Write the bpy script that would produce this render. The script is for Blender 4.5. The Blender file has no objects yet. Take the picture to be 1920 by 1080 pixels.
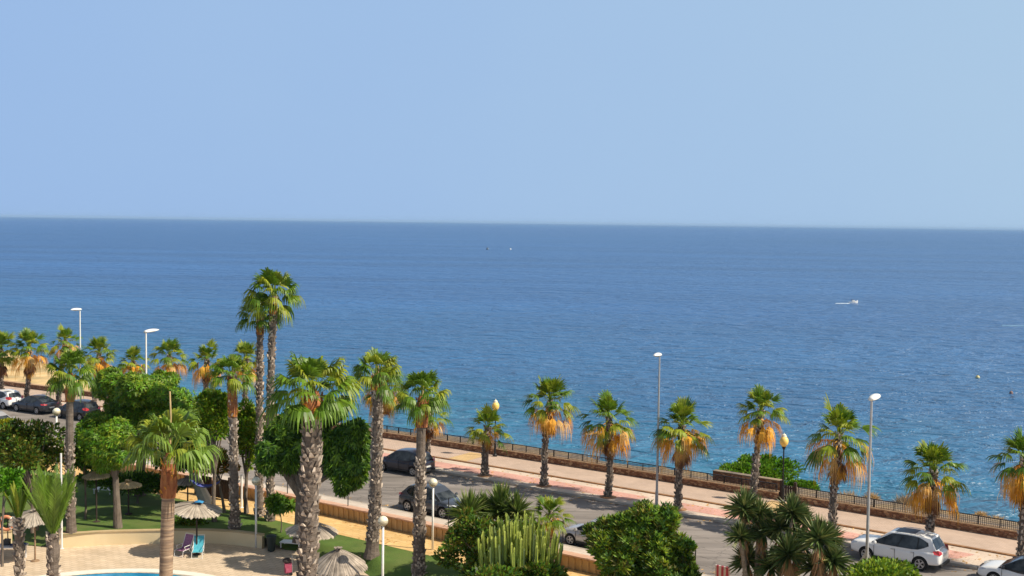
import bpy, bmesh, math, random
from mathutils import Vector, Matrix
from mathutils import noise as mnoise
rad = math.radians
scene = bpy.context.scene
COL = scene.collection
rnd = random.Random(7)

# ---------------------------------------------------------------- camera
FPX = 2150.0; PITCH = math.atan(122.5 / FPX); ROLL = math.atan(.013); HC = 16.8
Fv = Vector((0, math.cos(PITCH), -math.sin(PITCH)))
_R0 = Vector((1, 0, 0)); _U0 = Vector((0, math.sin(PITCH), math.cos(PITCH)))
Rv = _R0 * math.cos(ROLL) + _U0 * math.sin(ROLL)
Uv = _U0 * math.cos(ROLL) - _R0 * math.sin(ROLL)
cam_d = bpy.data.cameras.new("camera"); cam = bpy.data.objects.new("camera", cam_d); COL.objects.link(cam)
cam_d.sensor_width = 36; cam_d.lens = FPX / 1920 * 36; cam_d.clip_start = .5; cam_d.clip_end = 200000
M = Matrix((Rv, Uv, -Fv)).transposed().to_4x4(); M.translation = (0, 0, HC)
cam.matrix_world = M
scene.camera = cam

# ---------------------------------------------------------------- sky, sun, exposure
SUN_EL = rad(45); SUN_DIR = Vector((1, -.3, 0)).normalized()          # direction towards the sun (ground plane)
w = bpy.data.worlds.new("World"); scene.world = w; w.use_nodes = True
nt = w.node_tree; nt.nodes.clear()
sky = nt.nodes.new('ShaderNodeTexSky'); sky.sky_type = 'NISHITA'; sky.sun_disc = False
sky.sun_elevation = SUN_EL; sky.sun_rotation = math.atan2(SUN_DIR.x, SUN_DIR.y)
sky.air_density = 1.0; sky.dust_density = .6; sky.ozone_density = 4.0; sky.altitude = 0
hs = nt.nodes.new('ShaderNodeHueSaturation'); hs.inputs['Saturation'].default_value = .62
tint = nt.nodes.new('ShaderNodeMix'); tint.data_type = 'RGBA'; tint.blend_type = 'MULTIPLY'; tint.inputs[0].default_value = 1
tint.inputs['B'].default_value = (1.04, 1.0, .90, 1)
bg = nt.nodes.new('ShaderNodeBackground'); bg.inputs['Strength'].default_value = .10
wo = nt.nodes.new('ShaderNodeOutputWorld')
nt.links.new(sky.outputs[0], hs.inputs['Color']); nt.links.new(hs.outputs[0], tint.inputs['A'])
nt.links.new(tint.outputs['Result'], bg.inputs['Color'])
# summer haze low over the sea: the sky pales to one even blue towards the horizon
HZ = nt.nodes.new('ShaderNodeBackground'); HZ.inputs['Color'].default_value = (.352, .515, .80, 1); HZ.inputs['Strength'].default_value = .83
tcw = nt.nodes.new('ShaderNodeTexCoord'); sx = nt.nodes.new('ShaderNodeSeparateXYZ'); nt.links.new(tcw.outputs['Generated'], sx.inputs[0])
mrw = nt.nodes.new('ShaderNodeMapRange'); mrw.interpolation_type = 'SMOOTHSTEP'; mrw.inputs['From Min'].default_value = .20; mrw.inputs['From Max'].default_value = .50
mrw.inputs['To Min'].default_value = 1; mrw.inputs['To Max'].default_value = 0; nt.links.new(sx.outputs['Z'], mrw.inputs['Value'])
hzx = nt.nodes.new('ShaderNodeMapRange'); hzx.inputs['From Min'].default_value = -.45; hzx.inputs['From Max'].default_value = .45; nt.links.new(sx.outputs['X'], hzx.inputs['Value'])
hzn = nt.nodes.new('ShaderNodeTexNoise'); hzn.inputs['Scale'].default_value = 3.2; hzn.inputs['Detail'].default_value = 4; nt.links.new(tcw.outputs['Generated'], hzn.inputs['Vector'])
hza = nt.nodes.new('ShaderNodeMath'); hza.operation = 'MULTIPLY_ADD'; hza.inputs[1].default_value = .5; hza.inputs[2].default_value = -.25; nt.links.new(hzn.outputs['Fac'], hza.inputs[0])
hzs = nt.nodes.new('ShaderNodeMath'); hzs.operation = 'ADD'; hzs.use_clamp = True; nt.links.new(hza.outputs[0], hzs.inputs[0]); nt.links.new(hzx.outputs[0], hzs.inputs[1])
hzc = nt.nodes.new('ShaderNodeMix'); hzc.data_type = 'RGBA'; hzc.inputs['A'].default_value = (.318, .487, .785, 1); hzc.inputs['B'].default_value = (.405, .575, .775, 1)
nt.links.new(hzs.outputs[0], hzc.inputs[0]); nt.links.new(hzc.outputs['Result'], HZ.inputs['Color'])
msw = nt.nodes.new('ShaderNodeMixShader'); nt.links.new(mrw.outputs[0], msw.inputs[0]); nt.links.new(bg.outputs[0], msw.inputs[1]); nt.links.new(HZ.outputs[0], msw.inputs[2])
nt.links.new(msw.outputs[0], wo.inputs['Surface'])
sl = bpy.data.lights.new("sun", 'SUN'); sl.energy = 4.8; sl.angle = rad(.5); sl.color = (1, .90, .74)
so = bpy.data.objects.new("sun", sl); COL.objects.link(so)
sdir = Vector((SUN_DIR.x * math.cos(SUN_EL), SUN_DIR.y * math.cos(SUN_EL), math.sin(SUN_EL)))
so.rotation_euler = sdir.to_track_quat('Z', 'Y').to_euler(); so.location = sdir * 100
scene.view_settings.view_transform = 'Standard'; scene.view_settings.look = 'None'
scene.view_settings.exposure = .28; scene.view_settings.gamma = 1; scene.view_settings.use_curve_mapping = False
scene.cycles.max_bounces = 6; scene.cycles.transparent_max_bounces = 8

# ---------------------------------------------------------------- helpers: measuring
CP = Vector((0, 0, HC))
def ray(px, py): return Fv + Rv * ((px - 960) / FPX) + Uv * ((540 - py) / FPX)
def P(px, py, z=0.0):
    d = ray(px, py); t = (z - HC) / d.z; return CP + d * t
def PD(px, py, D): return CP + ray(px, py) * D
def proj(v):
    v = Vector(v) - CP; q = v.dot(Fv); return 960 + FPX * v.dot(Rv) / q, 540 - FPX * v.dot(Uv) / q
def z_at(pt, py):
    """height above the ground point pt that is seen on picture row py"""
    lo, hi = -10.0, 30.0
    for _ in range(40):
        m = (lo + hi) / 2
        if proj((pt[0], pt[1], m))[1] > py: lo = m
        else: hi = m
    return (lo + hi) / 2
def size(pxs, pt): return pxs * ((Vector(pt) - CP).dot(Fv)) / FPX

# the road runs along a gentle curve: x -> y, straightened outside the fitted range
def curve_y(x):
    f = lambda u: -1.37382335e-03 * u * u - 7.01090189e-01 * u + 77.3130835
    g = lambda u: -2.74764670e-03 * u - 7.01090189e-01
    if x < -50: return f(-50) + g(-50) * (x + 50)
    if x > 32: return f(32) + g(32) * (x - 32)
    return f(x)
CT = []; _s = 0.0; _x = -160.0; _last = None
while _x < 75:
    y = curve_y(_x)
    if _last: _s += math.hypot(_x - _last[0], y - _last[1])
    CT.append((_s, _x, y)); _last = (_x, y); _x += .25
def on(s, off, z=0.0):
    """point at arc length s along the promenade edging, off metres towards the sea"""
    s = max(0, min(CT[-1][0] - 1e-6, s)); lo, hi = 0, len(CT) - 1
    while hi - lo > 1:
        m = (lo + hi) // 2
        if CT[m][0] <= s: lo = m
        else: hi = m
    a, b = CT[lo], CT[hi]; t = (s - a[0]) / (b[0] - a[0])
    x = a[1] + (b[1] - a[1]) * t; y = a[2] + (b[2] - a[2]) * t
    L = math.hypot(b[1] - a[1], b[2] - a[2]); tx, ty = (b[1] - a[1]) / L, (b[2] - a[2]) / L
    return Vector((x - ty * off, y + tx * off, z))
def tangent(s):
    a = on(s - .5, 0); b = on(s + .5, 0); return (b - a).normalized()
def s_at(px, off, z=0.0):
    lo, hi = 20.0, CT[-1][0] - 5
    for _ in range(50):
        m = (lo + hi) / 2; q = on(m, off, z)
        if (q - CP).dot(Fv) < 1: hi = m; continue
        if proj(q)[0] < px: lo = m
        else: hi = m
    return (lo + hi) / 2
def col(px, off, z=0.0): return on(s_at(px, off, z), off, z)

# ---------------------------------------------------------------- helpers: meshes and records
class MB:
    def __init__(s): s.v = []; s.f = []; s.m = []
    def add(s, vs, fs, mi=0):
        o = len(s.v); s.v.extend([tuple(v) for v in vs])
        for f in fs: s.f.append([i + o for i in f]); s.m.append(mi)
    def box(s, c, d, rz=0.0, mi=0, tilt=None):
        hx, hy, hz = d[0] / 2, d[1] / 2, d[2] / 2
        R = Matrix.Rotation(rz, 3, 'Z')
        if tilt is not None: R = R @ tilt
        vs = [Vector(c) + R @ Vector((x, y, z)) for x in (-hx, hx) for y in (-hy, hy) for z in (-hz, hz)]
        s.add(vs, [(0, 1, 3, 2), (4, 6, 7, 5), (0, 4, 5, 1), (2, 3, 7, 6), (0, 2, 6, 4), (1, 5, 7, 3)], mi)
    def tube(s, pts, rs, n=8, mi=0, cap=True, shape=None):
        pts = [Vector(p) for p in pts]
        if not isinstance(rs, (list, tuple)): rs = [rs] * len(pts)
        o = len(s.v); up = None
        for i, p in enumerate(pts):
            d = (pts[min(i + 1, len(pts) - 1)] - pts[max(i - 1, 0)]).normalized()
            if up is None:
                up = Vector((0, 1, 0)) if abs(d.y) < .9 else Vector((1, 0, 0))
            a = (up - d * up.dot(d)).normalized(); b = d.cross(a); up = a
            for k in range(n):
                t = 2 * math.pi * k / n; q = shape(k) if shape else 1
                s.v.append(tuple(p + (a * math.cos(t) + b * math.sin(t)) * rs[i] * q))
        for i in range(len(pts) - 1):
            for k in range(n):
                s.f.append([o + i * n + k, o + i * n + (k + 1) % n, o + (i + 1) * n + (k + 1) % n, o + (i + 1) * n + k]); s.m.append(mi)
        if cap:
            s.f.append([o + k for k in range(n)][::-1]); s.m.append(mi)
            s.f.append([o + (len(pts) - 1) * n + k for k in range(n)]); s.m.append(mi)
    def lathe(s, prof, c=(0, 0, 0), n=16, mi=0, axis=None, cap=True):
        """prof: list of (radius, height)"""
        c = Vector(c); o = len(s.v)
        A = axis if axis is not None else Matrix.Identity(3)
        for r_, h in prof:
            for k in range(n):
                t = 2 * math.pi * k / n; s.v.append(tuple(c + A @ Vector((r_ * math.cos(t), r_ * math.sin(t), h))))
        for i in range(len(prof) - 1):
            for k in range(n):
                s.f.append([o + i * n + k, o + i * n + (k + 1) % n, o + (i + 1) * n + (k + 1) % n, o + (i + 1) * n + k]); s.m.append(mi)
        if cap and prof[0][0] > 1e-4: s.f.append([o + k for k in range(n)][::-1]); s.m.append(mi)
        if cap and prof[-1][0] > 1e-4: s.f.append([o + (len(prof) - 1) * n + k for k in range(n)]); s.m.append(mi)
    def build(s, name, mats, parent=None, smooth=False, origin=None):
        me = bpy.data.meshes.new(name)
        vs = s.v
        if origin is not None: vs = [(v[0] - origin[0], v[1] - origin[1], v[2] - origin[2]) for v in s.v]
        me.from_pydata(vs, [], s.f); me.update()
        if not isinstance(mats, (list, tuple)): mats = [mats]
        for m in mats: me.materials.append(m)
        if len(mats) > 1: me.polygons.foreach_set('material_index', s.m)
        if smooth: me.polygons.foreach_set('use_smooth', [True] * len(me.polygons))
        o = bpy.data.objects.new(name, me); COL.objects.link(o)
        if origin is not None: o.location = origin
        if parent: o.parent = parent
        return o
def tag(o, label=None, cat=None, group=None, kind=None):
    if label: o['label'] = label
    if cat: o['category'] = cat
    if group: o['group'] = group
    if kind: o['kind'] = kind
    return o
def empty(name, loc, rz=0.0, label=None, cat=None, group=None):
    o = bpy.data.objects.new(name, None); COL.objects.link(o); o.location = loc; o.rotation_euler = (0, 0, rz)
    o.empty_display_size = .3
    return tag(o, label, cat, group)
def copy_tree(o, parent=None):
    kids = list(o.children); c = o.copy(); COL.objects.link(c); c.parent = parent
    for ch in kids: copy_tree(ch, c)
    return c

# ---------------------------------------------------------------- materials
def mat(name, c1, c2=None, scale=3.0, rough=.8, bump=0.0, bscale=None, metal=0.0, spec=.5, detail=5, trans=0.0, stretch=None, c3=None, scale3=.4, rand=0.0, coat=0.0):
    m = bpy.data.materials.new(name); m.use_nodes = True; nt = m.node_tree; nd = nt.nodes; L = nt.links
    b = nd['Principled BSDF']; b.inputs['Roughness'].default_value = rough; b.inputs['Metallic'].default_value = metal
    b.inputs['Specular IOR Level'].default_value = spec; b.inputs['Coat Weight'].default_value = coat
    b.inputs['Base Color'].default_value = (*c1, 1)
    geo = nd.new('ShaderNodeTexCoord'); vec = geo.outputs['Object']
    if stretch:
        mp = nd.new('ShaderNodeMapping'); mp.inputs['Scale'].default_value = stretch; L.new(vec, mp.inputs[0]); vec = mp.outputs[0]
    out = None
    if c2:
        n = nd.new('ShaderNodeTexNoise'); n.inputs['Scale'].default_value = scale; n.inputs['Detail'].default_value = detail
        L.new(vec, n.inputs['Vector'])
        r = nd.new('ShaderNodeValToRGB'); r.color_ramp.elements[0].position = .35; r.color_ramp.elements[1].position = .65
        r.color_ramp.elements[0].color = (*c1, 1); r.color_ramp.elements[1].color = (*c2, 1)
        L.new(n.outputs['Fac'], r.inputs[0]); out = r.outputs[0]
    if c3:
        n3 = nd.new('ShaderNodeTexNoise'); n3.inputs['Scale'].default_value = scale3; n3.inputs['Detail'].default_value = 3; L.new(vec, n3.inputs['Vector'])
        r3 = nd.new('ShaderNodeValToRGB'); r3.color_ramp.elements[0].position = .45; r3.color_ramp.elements[1].position = .62
        mx = nd.new('ShaderNodeMix'); mx.data_type = 'RGBA'
        L.new(n3.outputs['Fac'], r3.inputs[0]); L.new(r3.outputs[0], mx.inputs[0])
        if out: L.new(out, mx.inputs['A'])
        else: mx.inputs['A'].default_value = (*c1, 1)
        mx.inputs['B'].default_value = (*c3, 1); out = mx.outputs['Result']
    if rand:
        oi = nd.new('ShaderNodeNewGeometry'); hsv = nd.new('ShaderNodeHueSaturation')
        mr = nd.new('ShaderNodeMapRange'); mr.inputs['To Min'].default_value = 1 - rand; mr.inputs['To Max'].default_value = 1 + rand
        L.new(oi.outputs['Random Per Island'], mr.inputs['Value']); L.new(mr.outputs[0], hsv.inputs['Value'])
        if out: L.new(out, hsv.inputs['Color'])
        else: hsv.inputs['Color'].default_value = (*c1, 1)
        out = hsv.outputs[0]
    if out: L.new(out, b.inputs['Base Color'])
    if bump:
        nb = nd.new('ShaderNodeTexNoise'); nb.inputs['Scale'].default_value = bscale or scale * 4; nb.inputs['Detail'].default_value = 4
        L.new(vec, nb.inputs['Vector'])
        bp = nd.new('ShaderNodeBump'); bp.inputs['Strength'].default_value = bump; bp.inputs['Distance'].default_value = .05
        L.new(nb.outputs['Fac'], bp.inputs['Height']); L.new(bp.outputs[0], b.inputs['Normal'])
    if trans:
        tr = nd.new('ShaderNodeBsdfTranslucent'); ms = nd.new('ShaderNodeMixShader'); ms.inputs[0].default_value = trans
        mo = nd['Material Output']
        if out: L.new(out, tr.inputs['Color'])
        else: tr.inputs['Color'].default_value = (*c1, 1)
        L.new(b.outputs[0], ms.inputs[1]); L.new(tr.outputs[0], ms.inputs[2]); L.new(ms.outputs[0], mo.inputs['Surface'])
    return m
def brick_mat(name, c1, c2, mortar, bw, bh, msize=.01, scale=1.0, rough=.85, offset=.5, rot=0.0, noise_c=None, bump=.3, vertical=False, squash=1.0, warp=0.0):
    m = bpy.data.materials.new(name); m.use_nodes = True; nt = m.node_tree; nd = nt.nodes; L = nt.links
    b = nd['Principled BSDF']; b.inputs['Roughness'].default_value = rough
    tc = nd.new('ShaderNodeTexCoord'); mp = nd.new('ShaderNodeMapping')
    L.new(tc.outputs['UV' if vertical else 'Object'], mp.inputs[0]); mp.inputs['Rotation'].default_value = (0, 0, rot)
    vec = mp.outputs[0]
    if warp:
        nw = nd.new('ShaderNodeTexNoise'); nw.inputs['Scale'].default_value = 2.5; L.new(vec, nw.inputs['Vector'])
        va = nd.new('ShaderNodeVectorMath'); va.operation = 'SCALE'; va.inputs['Scale'].default_value = warp; L.new(nw.outputs['Color'], va.inputs[0])
        vb = nd.new('ShaderNodeVectorMath'); vb.operation = 'ADD'; L.new(vec, vb.inputs[0]); L.new(va.outputs[0], vb.inputs[1]); vec = vb.outputs[0]
    t = nd.new('ShaderNodeTexBrick'); L.new(vec, t.inputs['Vector'])
    t.inputs['Color1'].default_value = (*c1, 1); t.inputs['Color2'].default_value = (*c2, 1); t.inputs['Mortar'].default_value = (*mortar, 1)
    t.inputs['Scale'].default_value = scale; t.inputs['Brick Width'].default_value = bw; t.inputs['Row Height'].default_value = bh
    t.inputs['Mortar Size'].default_value = msize; t.offset = offset
    n = nd.new('ShaderNodeTexNoise'); n.inputs['Scale'].default_value = .7; n.inputs['Detail'].default_value = 6; L.new(tc.outputs['Object'], n.inputs['Vector'])
    hsv = nd.new('ShaderNodeHueSaturation'); mr = nd.new('ShaderNodeMapRange'); mr.inputs['From Min'].default_value = .3; mr.inputs['From Max'].default_value = .7
    mr.inputs['To Min'].default_value = .86; mr.inputs['To Max'].default_value = 1.1
    L.new(n.outputs['Fac'], mr.inputs['Value']); L.new(mr.outputs[0], hsv.inputs['Value']); L.new(t.outputs['Color'], hsv.inputs['Color'])
    L.new(hsv.outputs[0], b.inputs['Base Color'])
    if bump:
        bp = nd.new('ShaderNodeBump'); bp.inputs['Strength'].default_value = bump; bp.inputs['Distance'].default_value = .01; bp.invert = True
        L.new(t.outputs['Fac'], bp.inputs['Height']); L.new(bp.outputs[0], b.inputs['Normal'])
    return m

ROAD_ROT = math.atan2(.7, 1.0)
m_asphalt = mat('asphalt', (.235, .205, .182), (.275, .24, .215), .5, .85, .25, 40, c3=(.20, .175, .155), scale3=.16)
def road_wear(m):
    nt = m.node_tree; nd = nt.nodes; L = nt.links; b = nd['Principled BSDF']; src = b.inputs['Base Color'].links[0].from_socket
    tc = nd.new('ShaderNodeTexCoord'); mp = nd.new('ShaderNodeMapping'); mp.inputs['Rotation'].default_value = (0, 0, .62); mp.inputs['Scale'].default_value = (.10, 1.3, 1); L.new(tc.outputs['Object'], mp.inputs[0])
    n = nd.new('ShaderNodeTexNoise'); n.inputs['Scale'].default_value = 1.6; n.inputs['Detail'].default_value = 6; L.new(mp.outputs[0], n.inputs['Vector'])
    r = nd.new('ShaderNodeMapRange'); r.inputs['From Min'].default_value = .35; r.inputs['From Max'].default_value = .65; r.inputs['To Min'].default_value = .76; r.inputs['To Max'].default_value = 1.16; L.new(n.outputs['Fac'], r.inputs['Value'])
    v = nd.new('ShaderNodeTexVoronoi'); v.feature = 'DISTANCE_TO_EDGE'; v.inputs['Scale'].default_value = .28
    n2 = nd.new('ShaderNodeTexNoise'); n2.inputs['Scale'].default_value = 1.2; n2.inputs['Detail'].default_value = 4; L.new(tc.outputs['Object'], n2.inputs['Vector'])
    ad = nd.new('ShaderNodeVectorMath'); ad.operation = 'ADD'; L.new(tc.outputs['Object'], ad.inputs[0]); sc = nd.new('ShaderNodeVectorMath'); sc.operation = 'SCALE'; sc.inputs['Scale'].default_value = 1.5; L.new(n2.outputs['Color'], sc.inputs[0]); L.new(sc.outputs[0], ad.inputs[1]); L.new(ad.outputs[0], v.inputs['Vector'])
    c = nd.new('ShaderNodeMapRange'); c.inputs['From Min'].default_value = 0; c.inputs['From Max'].default_value = .016; c.inputs['To Min'].default_value = .66; c.inputs['To Max'].default_value = 1; L.new(v.outputs['Distance'], c.inputs['Value'])
    mm = nd.new('ShaderNodeMath'); mm.operation = 'MULTIPLY'; L.new(r.outputs[0], mm.inputs[0]); L.new(c.outputs[0], mm.inputs[1])
    h = nd.new('ShaderNodeHueSaturation'); L.new(mm.outputs[0], h.inputs['Value']); L.new(src, h.inputs['Color']); L.new(h.outputs[0], b.inputs['Base Color'])
road_wear(m_asphalt)
m_kerb = mat('kerb_stone', (.42, .36, .30), (.52, .46, .38), 1.5, .8, .1, 20)
m_pavement = brick_mat('pale_pavement', (.60, .48, .38), (.64, .52, .42), (.50, .40, .32), .6, .4, .012, rot=ROAD_ROT)
m_pink = brick_mat('pink_pavement', (.58, .31, .25), (.64, .36, .29), (.44, .25, .21), .4, .4, .012, rot=ROAD_ROT)
m_prom = brick_mat('promenade_paving', (.50, .37, .28), (.56, .42, .33), (.38, .28, .22), .24, .12, .012, rot=ROAD_ROT)
m_tactile = brick_mat('yellow_paving', (.56, .38, .17), (.62, .42, .20), (.42, .30, .16), .3, .3, .01, rot=ROAD_ROT)
m_edging = mat('brown_edging', (.20, .095, .035), (.30, .15, .06), 2.0, .8, .2, 20)
m_nearpave = brick_mat('near_pavement', (.58, .49, .41), (.63, .54, .45), (.46, .39, .33), .6, .4, .012, rot=ROAD_ROT)
m_coping = mat('pink_coping', (.56, .33, .22), (.64, .40, .28), 3, .75, .1, 30)
m_stucco = mat('ochre_stucco', (.50, .31, .13), (.58, .38, .18), 1.6, .9, .15, 30)
m_cream = mat('cream_render', (.70, .56, .33), (.76, .62, .38), .8, .85, .05, 20)
m_creamtop = mat('tan_coping', (.45, .33, .17), (.52, .39, .22), 2, .8)
m_deck = brick_mat('pool_deck_stone', (.58, .45, .31), (.67, .53, .38), (.44, .33, .22), .5, .25, .018, rot=.4)
m_path = brick_mat('yellow_stone_path', (.66, .42, .16), (.74, .50, .22), (.50, .31, .12), .5, .32, .012, rot=ROAD_ROT, warp=.3)
m_white = mat('white_paint', (.78, .76, .72), (.72, .70, .66), 4, .4)
m_lawn = mat('lawn_grass', (.065, .125, .012), (.10, .175, .022), 1.2, .95, .9, 30, c3=(.12, .165, .03), scale3=.5)
m_dry = mat('dry_grass_ground', (.60, .40, .17), (.72, .52, .26), .6, .95, .6, 8, c3=(.40, .30, .14), scale3=.25)
m_rock = mat('coastal_rock', (.34, .27, .20), (.46, .38, .29), .8, .95, .8, 6, c3=(.50, .40, .24), scale3=.3)
m_rockd = mat('grey_brown_rock', (.15, .12, .095), (.25, .20, .16), .9, .95, .8, 6, c3=(.30, .22, .13), scale3=.5)
m_soil = mat('brown_soil', (.30, .15, .07), (.38, .21, .11), 5, .95, .5, 20)
m_darkmetal = mat('dark_metal', (.018, .018, .02), None, rough=.5, metal=.3)
m_galv = mat('galvanised_steel', (.42, .43, .44), (.50, .50, .51), 3, .45, metal=.5)

# ---------------------------------------------------------------- the setting
def strip(name, o0, o1, z0, z1, m, s0=0, s1=None, step=2.0, kind='structure', z_end=None):
    s1 = s1 if s1 is not None else CT[-1][0] - 1
    mb = MB(); n = max(2, int((s1 - s0) / step)); vs = []
    for i in range(n + 1):
        s = s0 + (s1 - s0) * i / n; vs += [on(s, o0, z0), on(s, o1, z1)]
    mb.add(vs, [(2 * i, 2 * i + 2, 2 * i + 3, 2 * i + 1) for i in range(n)])
    return tag(mb.build(name, m), kind=kind)
def profile_run(mb, prof, s0, s1, step=1.5, mi=0, uvs=None):
    """closed cross-section (offset, height) swept along the curve"""
    n = max(1, int((s1 - s0) / step)); k = len(prof); o = len(mb.v)
    for i in range(n + 1):
        s = s0 + (s1 - s0) * i / n
        for a, z in prof: mb.v.append(tuple(on(s, a, z)))
    for i in range(n):
        for j in range(k):
            mb.f.append([o + i * k + j, o + (i + 1) * k + j, o + (i + 1) * k + (j + 1) % k, o + i * k + (j + 1) % k]); mb.m.append(mi)
    mb.f.append([o + j for j in range(k)]); mb.m.append(mi)
    mb.f.append([o + n * k + j for j in range(k)][::-1]); mb.m.append(mi)
S1 = CT[-1][0] - 1
KERB = -3.3; NEARK = -12.95; WALL = -14.35; PATH0 = -14.75; PATH1 = -17.35
ZR = -.13
strip('road', NEARK - .3, KERB + .3, ZR, ZR, m_asphalt)
mb = MB(); profile_run(mb, [(KERB, ZR - .1), (KERB, 0.004), (KERB + .2, 0.004), (KERB + .2, ZR - .1)], 0, S1); tag(mb.build('kerb', m_kerb), kind='structure')
mb = MB(); profile_run(mb, [(NEARK, ZR - .1), (NEARK, 0.0), (NEARK - .2, 0.0), (NEARK - .2, ZR - .1)][::-1], 0, S1); tag(mb.build('kerb', m_kerb), kind='structure')
strip('pavement', KERB + .2, -.12, 0, 0, m_pavement)
strip('pavement', WALL, NEARK - .2, -.002, -.002, m_nearpave)
strip('promenade', .12, 3.35, .02, .02, m_prom)
mb = MB(); profile_run(mb, [(-.12, -.1), (-.12, .06), (.12, .06), (.12, -.1)], 0, S1); tag(mb.build('edging', m_edging), kind='structure')
def pink_run(a, b):
    s0, s1 = s_at(a, -1.6), s_at(b, -1.6); mb = MB(); n = max(2, int((s1 - s0) / 2)); vs = []
    for i in range(n + 1):
        t = i / n; sa = s0 + (s1 - s0) * t
        vs += [on(sa + (.5 if i in (0,) else (-.5 if i == n else 0)), -2.45, .004), on(sa, -1.0, .004)]
    mb.add(vs, [(2 * i, 2 * i + 2, 2 * i + 3, 2 * i + 1) for i in range(n)]); tag(mb.build('pink_paving', m_pink), kind='structure')
pink_run(-900, 655); pink_run(668, 1208); pink_run(1262, 1822); pink_run(1905, 2400)
for px in (878, 1452):
    s = s_at(px, 1.6); strip('yellow_paving', .3, 3.0, .024, .024, m_tactile, s - .8, s + .8, 1.0)

# sea: one flat sheet to the horizon, waves as surface relief
SEA = -8.0
def sea_material():
    m = bpy.data.materials.new('sea_water'); m.use_nodes = True; nt = m.node_tree; nd = nt.nodes; L = nt.links
    b = nd['Principled BSDF']; b.inputs['Roughness'].default_value = .28; b.inputs['IOR'].default_value = 1.333
    g = nd.new('ShaderNodeNewGeometry')
    # depth under the surface: distance from the shore line
    vt = nd.new('ShaderNodeVectorMath'); vt.operation = 'DOT_PRODUCT'; vt.inputs[1].default_value = (.574, .819, 0); L.new(g.outputs['Position'], vt.inputs[0])
    nz = nd.new('ShaderNodeTexNoise'); nz.inputs['Scale'].default_value = .035; nz.inputs['Detail'].default_value = 4; L.new(g.outputs['Position'], nz.inputs['Vector'])
    mu = nd.new('ShaderNodeMath'); mu.operation = 'MULTIPLY_ADD'; mu.inputs[1].default_value = 60; L.new(nz.outputs['Fac'], mu.inputs[0]); L.new(vt.outputs['Value'], mu.inputs[2])
    mr = nd.new('ShaderNodeMapRange'); mr.inputs['From Min'].default_value = 105; mr.inputs['From Max'].default_value = 330; L.new(mu.outputs[0], mr.inputs['Value'])
    cr = nd.new('ShaderNodeValToRGB'); e = cr.color_ramp.elements
    e[0].position = 0; e[0].color = (.05, .22, .28, 1); e[1].position = 1; e[1].color = (.030, .116, .30, 1)
    k = e.new(.14); k.color = (.030, .152, .275, 1); k = e.new(.35); k.color = (.030, .122, .275, 1)
    L.new(mr.outputs[0], cr.inputs[0])
    # wide lighter and darker colour bands, painted for the sheen of wind lanes
    mp = nd.new('ShaderNodeMapping'); mp.inputs['Rotation'].default_value = (0, 0, .12); mp.inputs['Scale'].default_value = (.002, .016, 1); L.new(g.outputs['Position'], mp.inputs[0])
    nb = nd.new('ShaderNodeTexNoise'); nb.inputs['Scale'].default_value = 1; nb.inputs['Detail'].default_value = 5; L.new(mp.outputs[0], nb.inputs['Vector'])
    hv = nd.new('ShaderNodeHueSaturation'); mr2 = nd.new('ShaderNodeMapRange'); mr2.inputs['From Min'].default_value = .3; mr2.inputs['From Max'].default_value = .7
    mr2.inputs['To Min'].default_value = .82; mr2.inputs['To Max'].default_value = 1.18; L.new(nb.outputs['Fac'], mr2.inputs['Value']); L.new(mr2.outputs[0], hv.inputs['Value'])
    L.new(cr.outputs[0], hv.inputs['Color']); L.new(hv.outputs[0], b.inputs['Base Color'])
    # waves
    def wave(scale, sx, sy, rot, dist, strength, prev, detail=4):
        mp = nd.new('ShaderNodeMapping'); mp.inputs['Rotation'].default_value = (0, 0, rot); mp.inputs['Scale'].default_value = (sx, sy, 1); L.new(g.outputs['Position'], mp.inputs[0])
        n = nd.new('ShaderNodeTexNoise'); n.inputs['Scale'].default_value = scale; n.inputs['Detail'].default_value = detail; n.inputs['Roughness'].default_value = .6; n.inputs['Distortion'].default_value = .4
        L.new(mp.outputs[0], n.inputs['Vector'])
        bp = nd.new('ShaderNodeBump'); bp.inputs['Strength'].default_value = strength; bp.inputs['Distance'].default_value = dist
        L.new(n.outputs['Fac'], bp.inputs['Height'])
        if prev: L.new(prev.outputs[0], bp.inputs['Normal'])
        return bp
    a = wave(.09, .3, 1, -.12, 4.5, 1, None, 3)
    c = wave(.42, .5, 1, .05, 2.5, 1, a, 4)
    L.new(c.outputs[0], b.inputs['Normal'])
    return m
m_sea = sea_material()
mb = MB(); R_ = 60000
mb.add([(-R_, -50, SEA), (R_, -50, SEA), (R_, R_, SEA), (-R_, R_, SEA)], [(0, 1, 2, 3)]); tag(mb.build('sea', m_sea), kind='structure')

# coast beyond the promenade wall
SR_ = s_at(1600, 4)
def coast_z(s, o, sl):
    ledge = 7.0 + max(0, (sl - s)) * .45
    ledge = min(ledge, 22)
    run = 8.0 + 17 * max(0, min(1, (s - SR_) / 8))
    n = mnoise.noise(Vector((s * .13, o * .2, 0))) * .9 + mnoise.noise(Vector((s * .5, o * .6, 5))) * .35
    t = (o - ledge - n * .45) / run
    if run > 9 and t > 0: t = min(1.2, t + .35 * min(1, t * 6) * (1 - t) * (run - 8) / 17 if t < 1 else t)
    if t <= 0: return -.02 + max(0, n) * .25 * min(1, (o - 3.8) / 4)
    return max(-9.5, -t * 8.4 + n * .7)
sl_ = s_at(150, 4)
mb = MB(); ns, no = 300, 44; vs = []
for i in range(ns + 1):
    s = S1 * i / ns
    for j in range(no + 1):
        o = 3.8 + 36 * (j / no) ** 1.3; vs.append(on(s, o, coast_z(s, o, sl_)))
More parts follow.
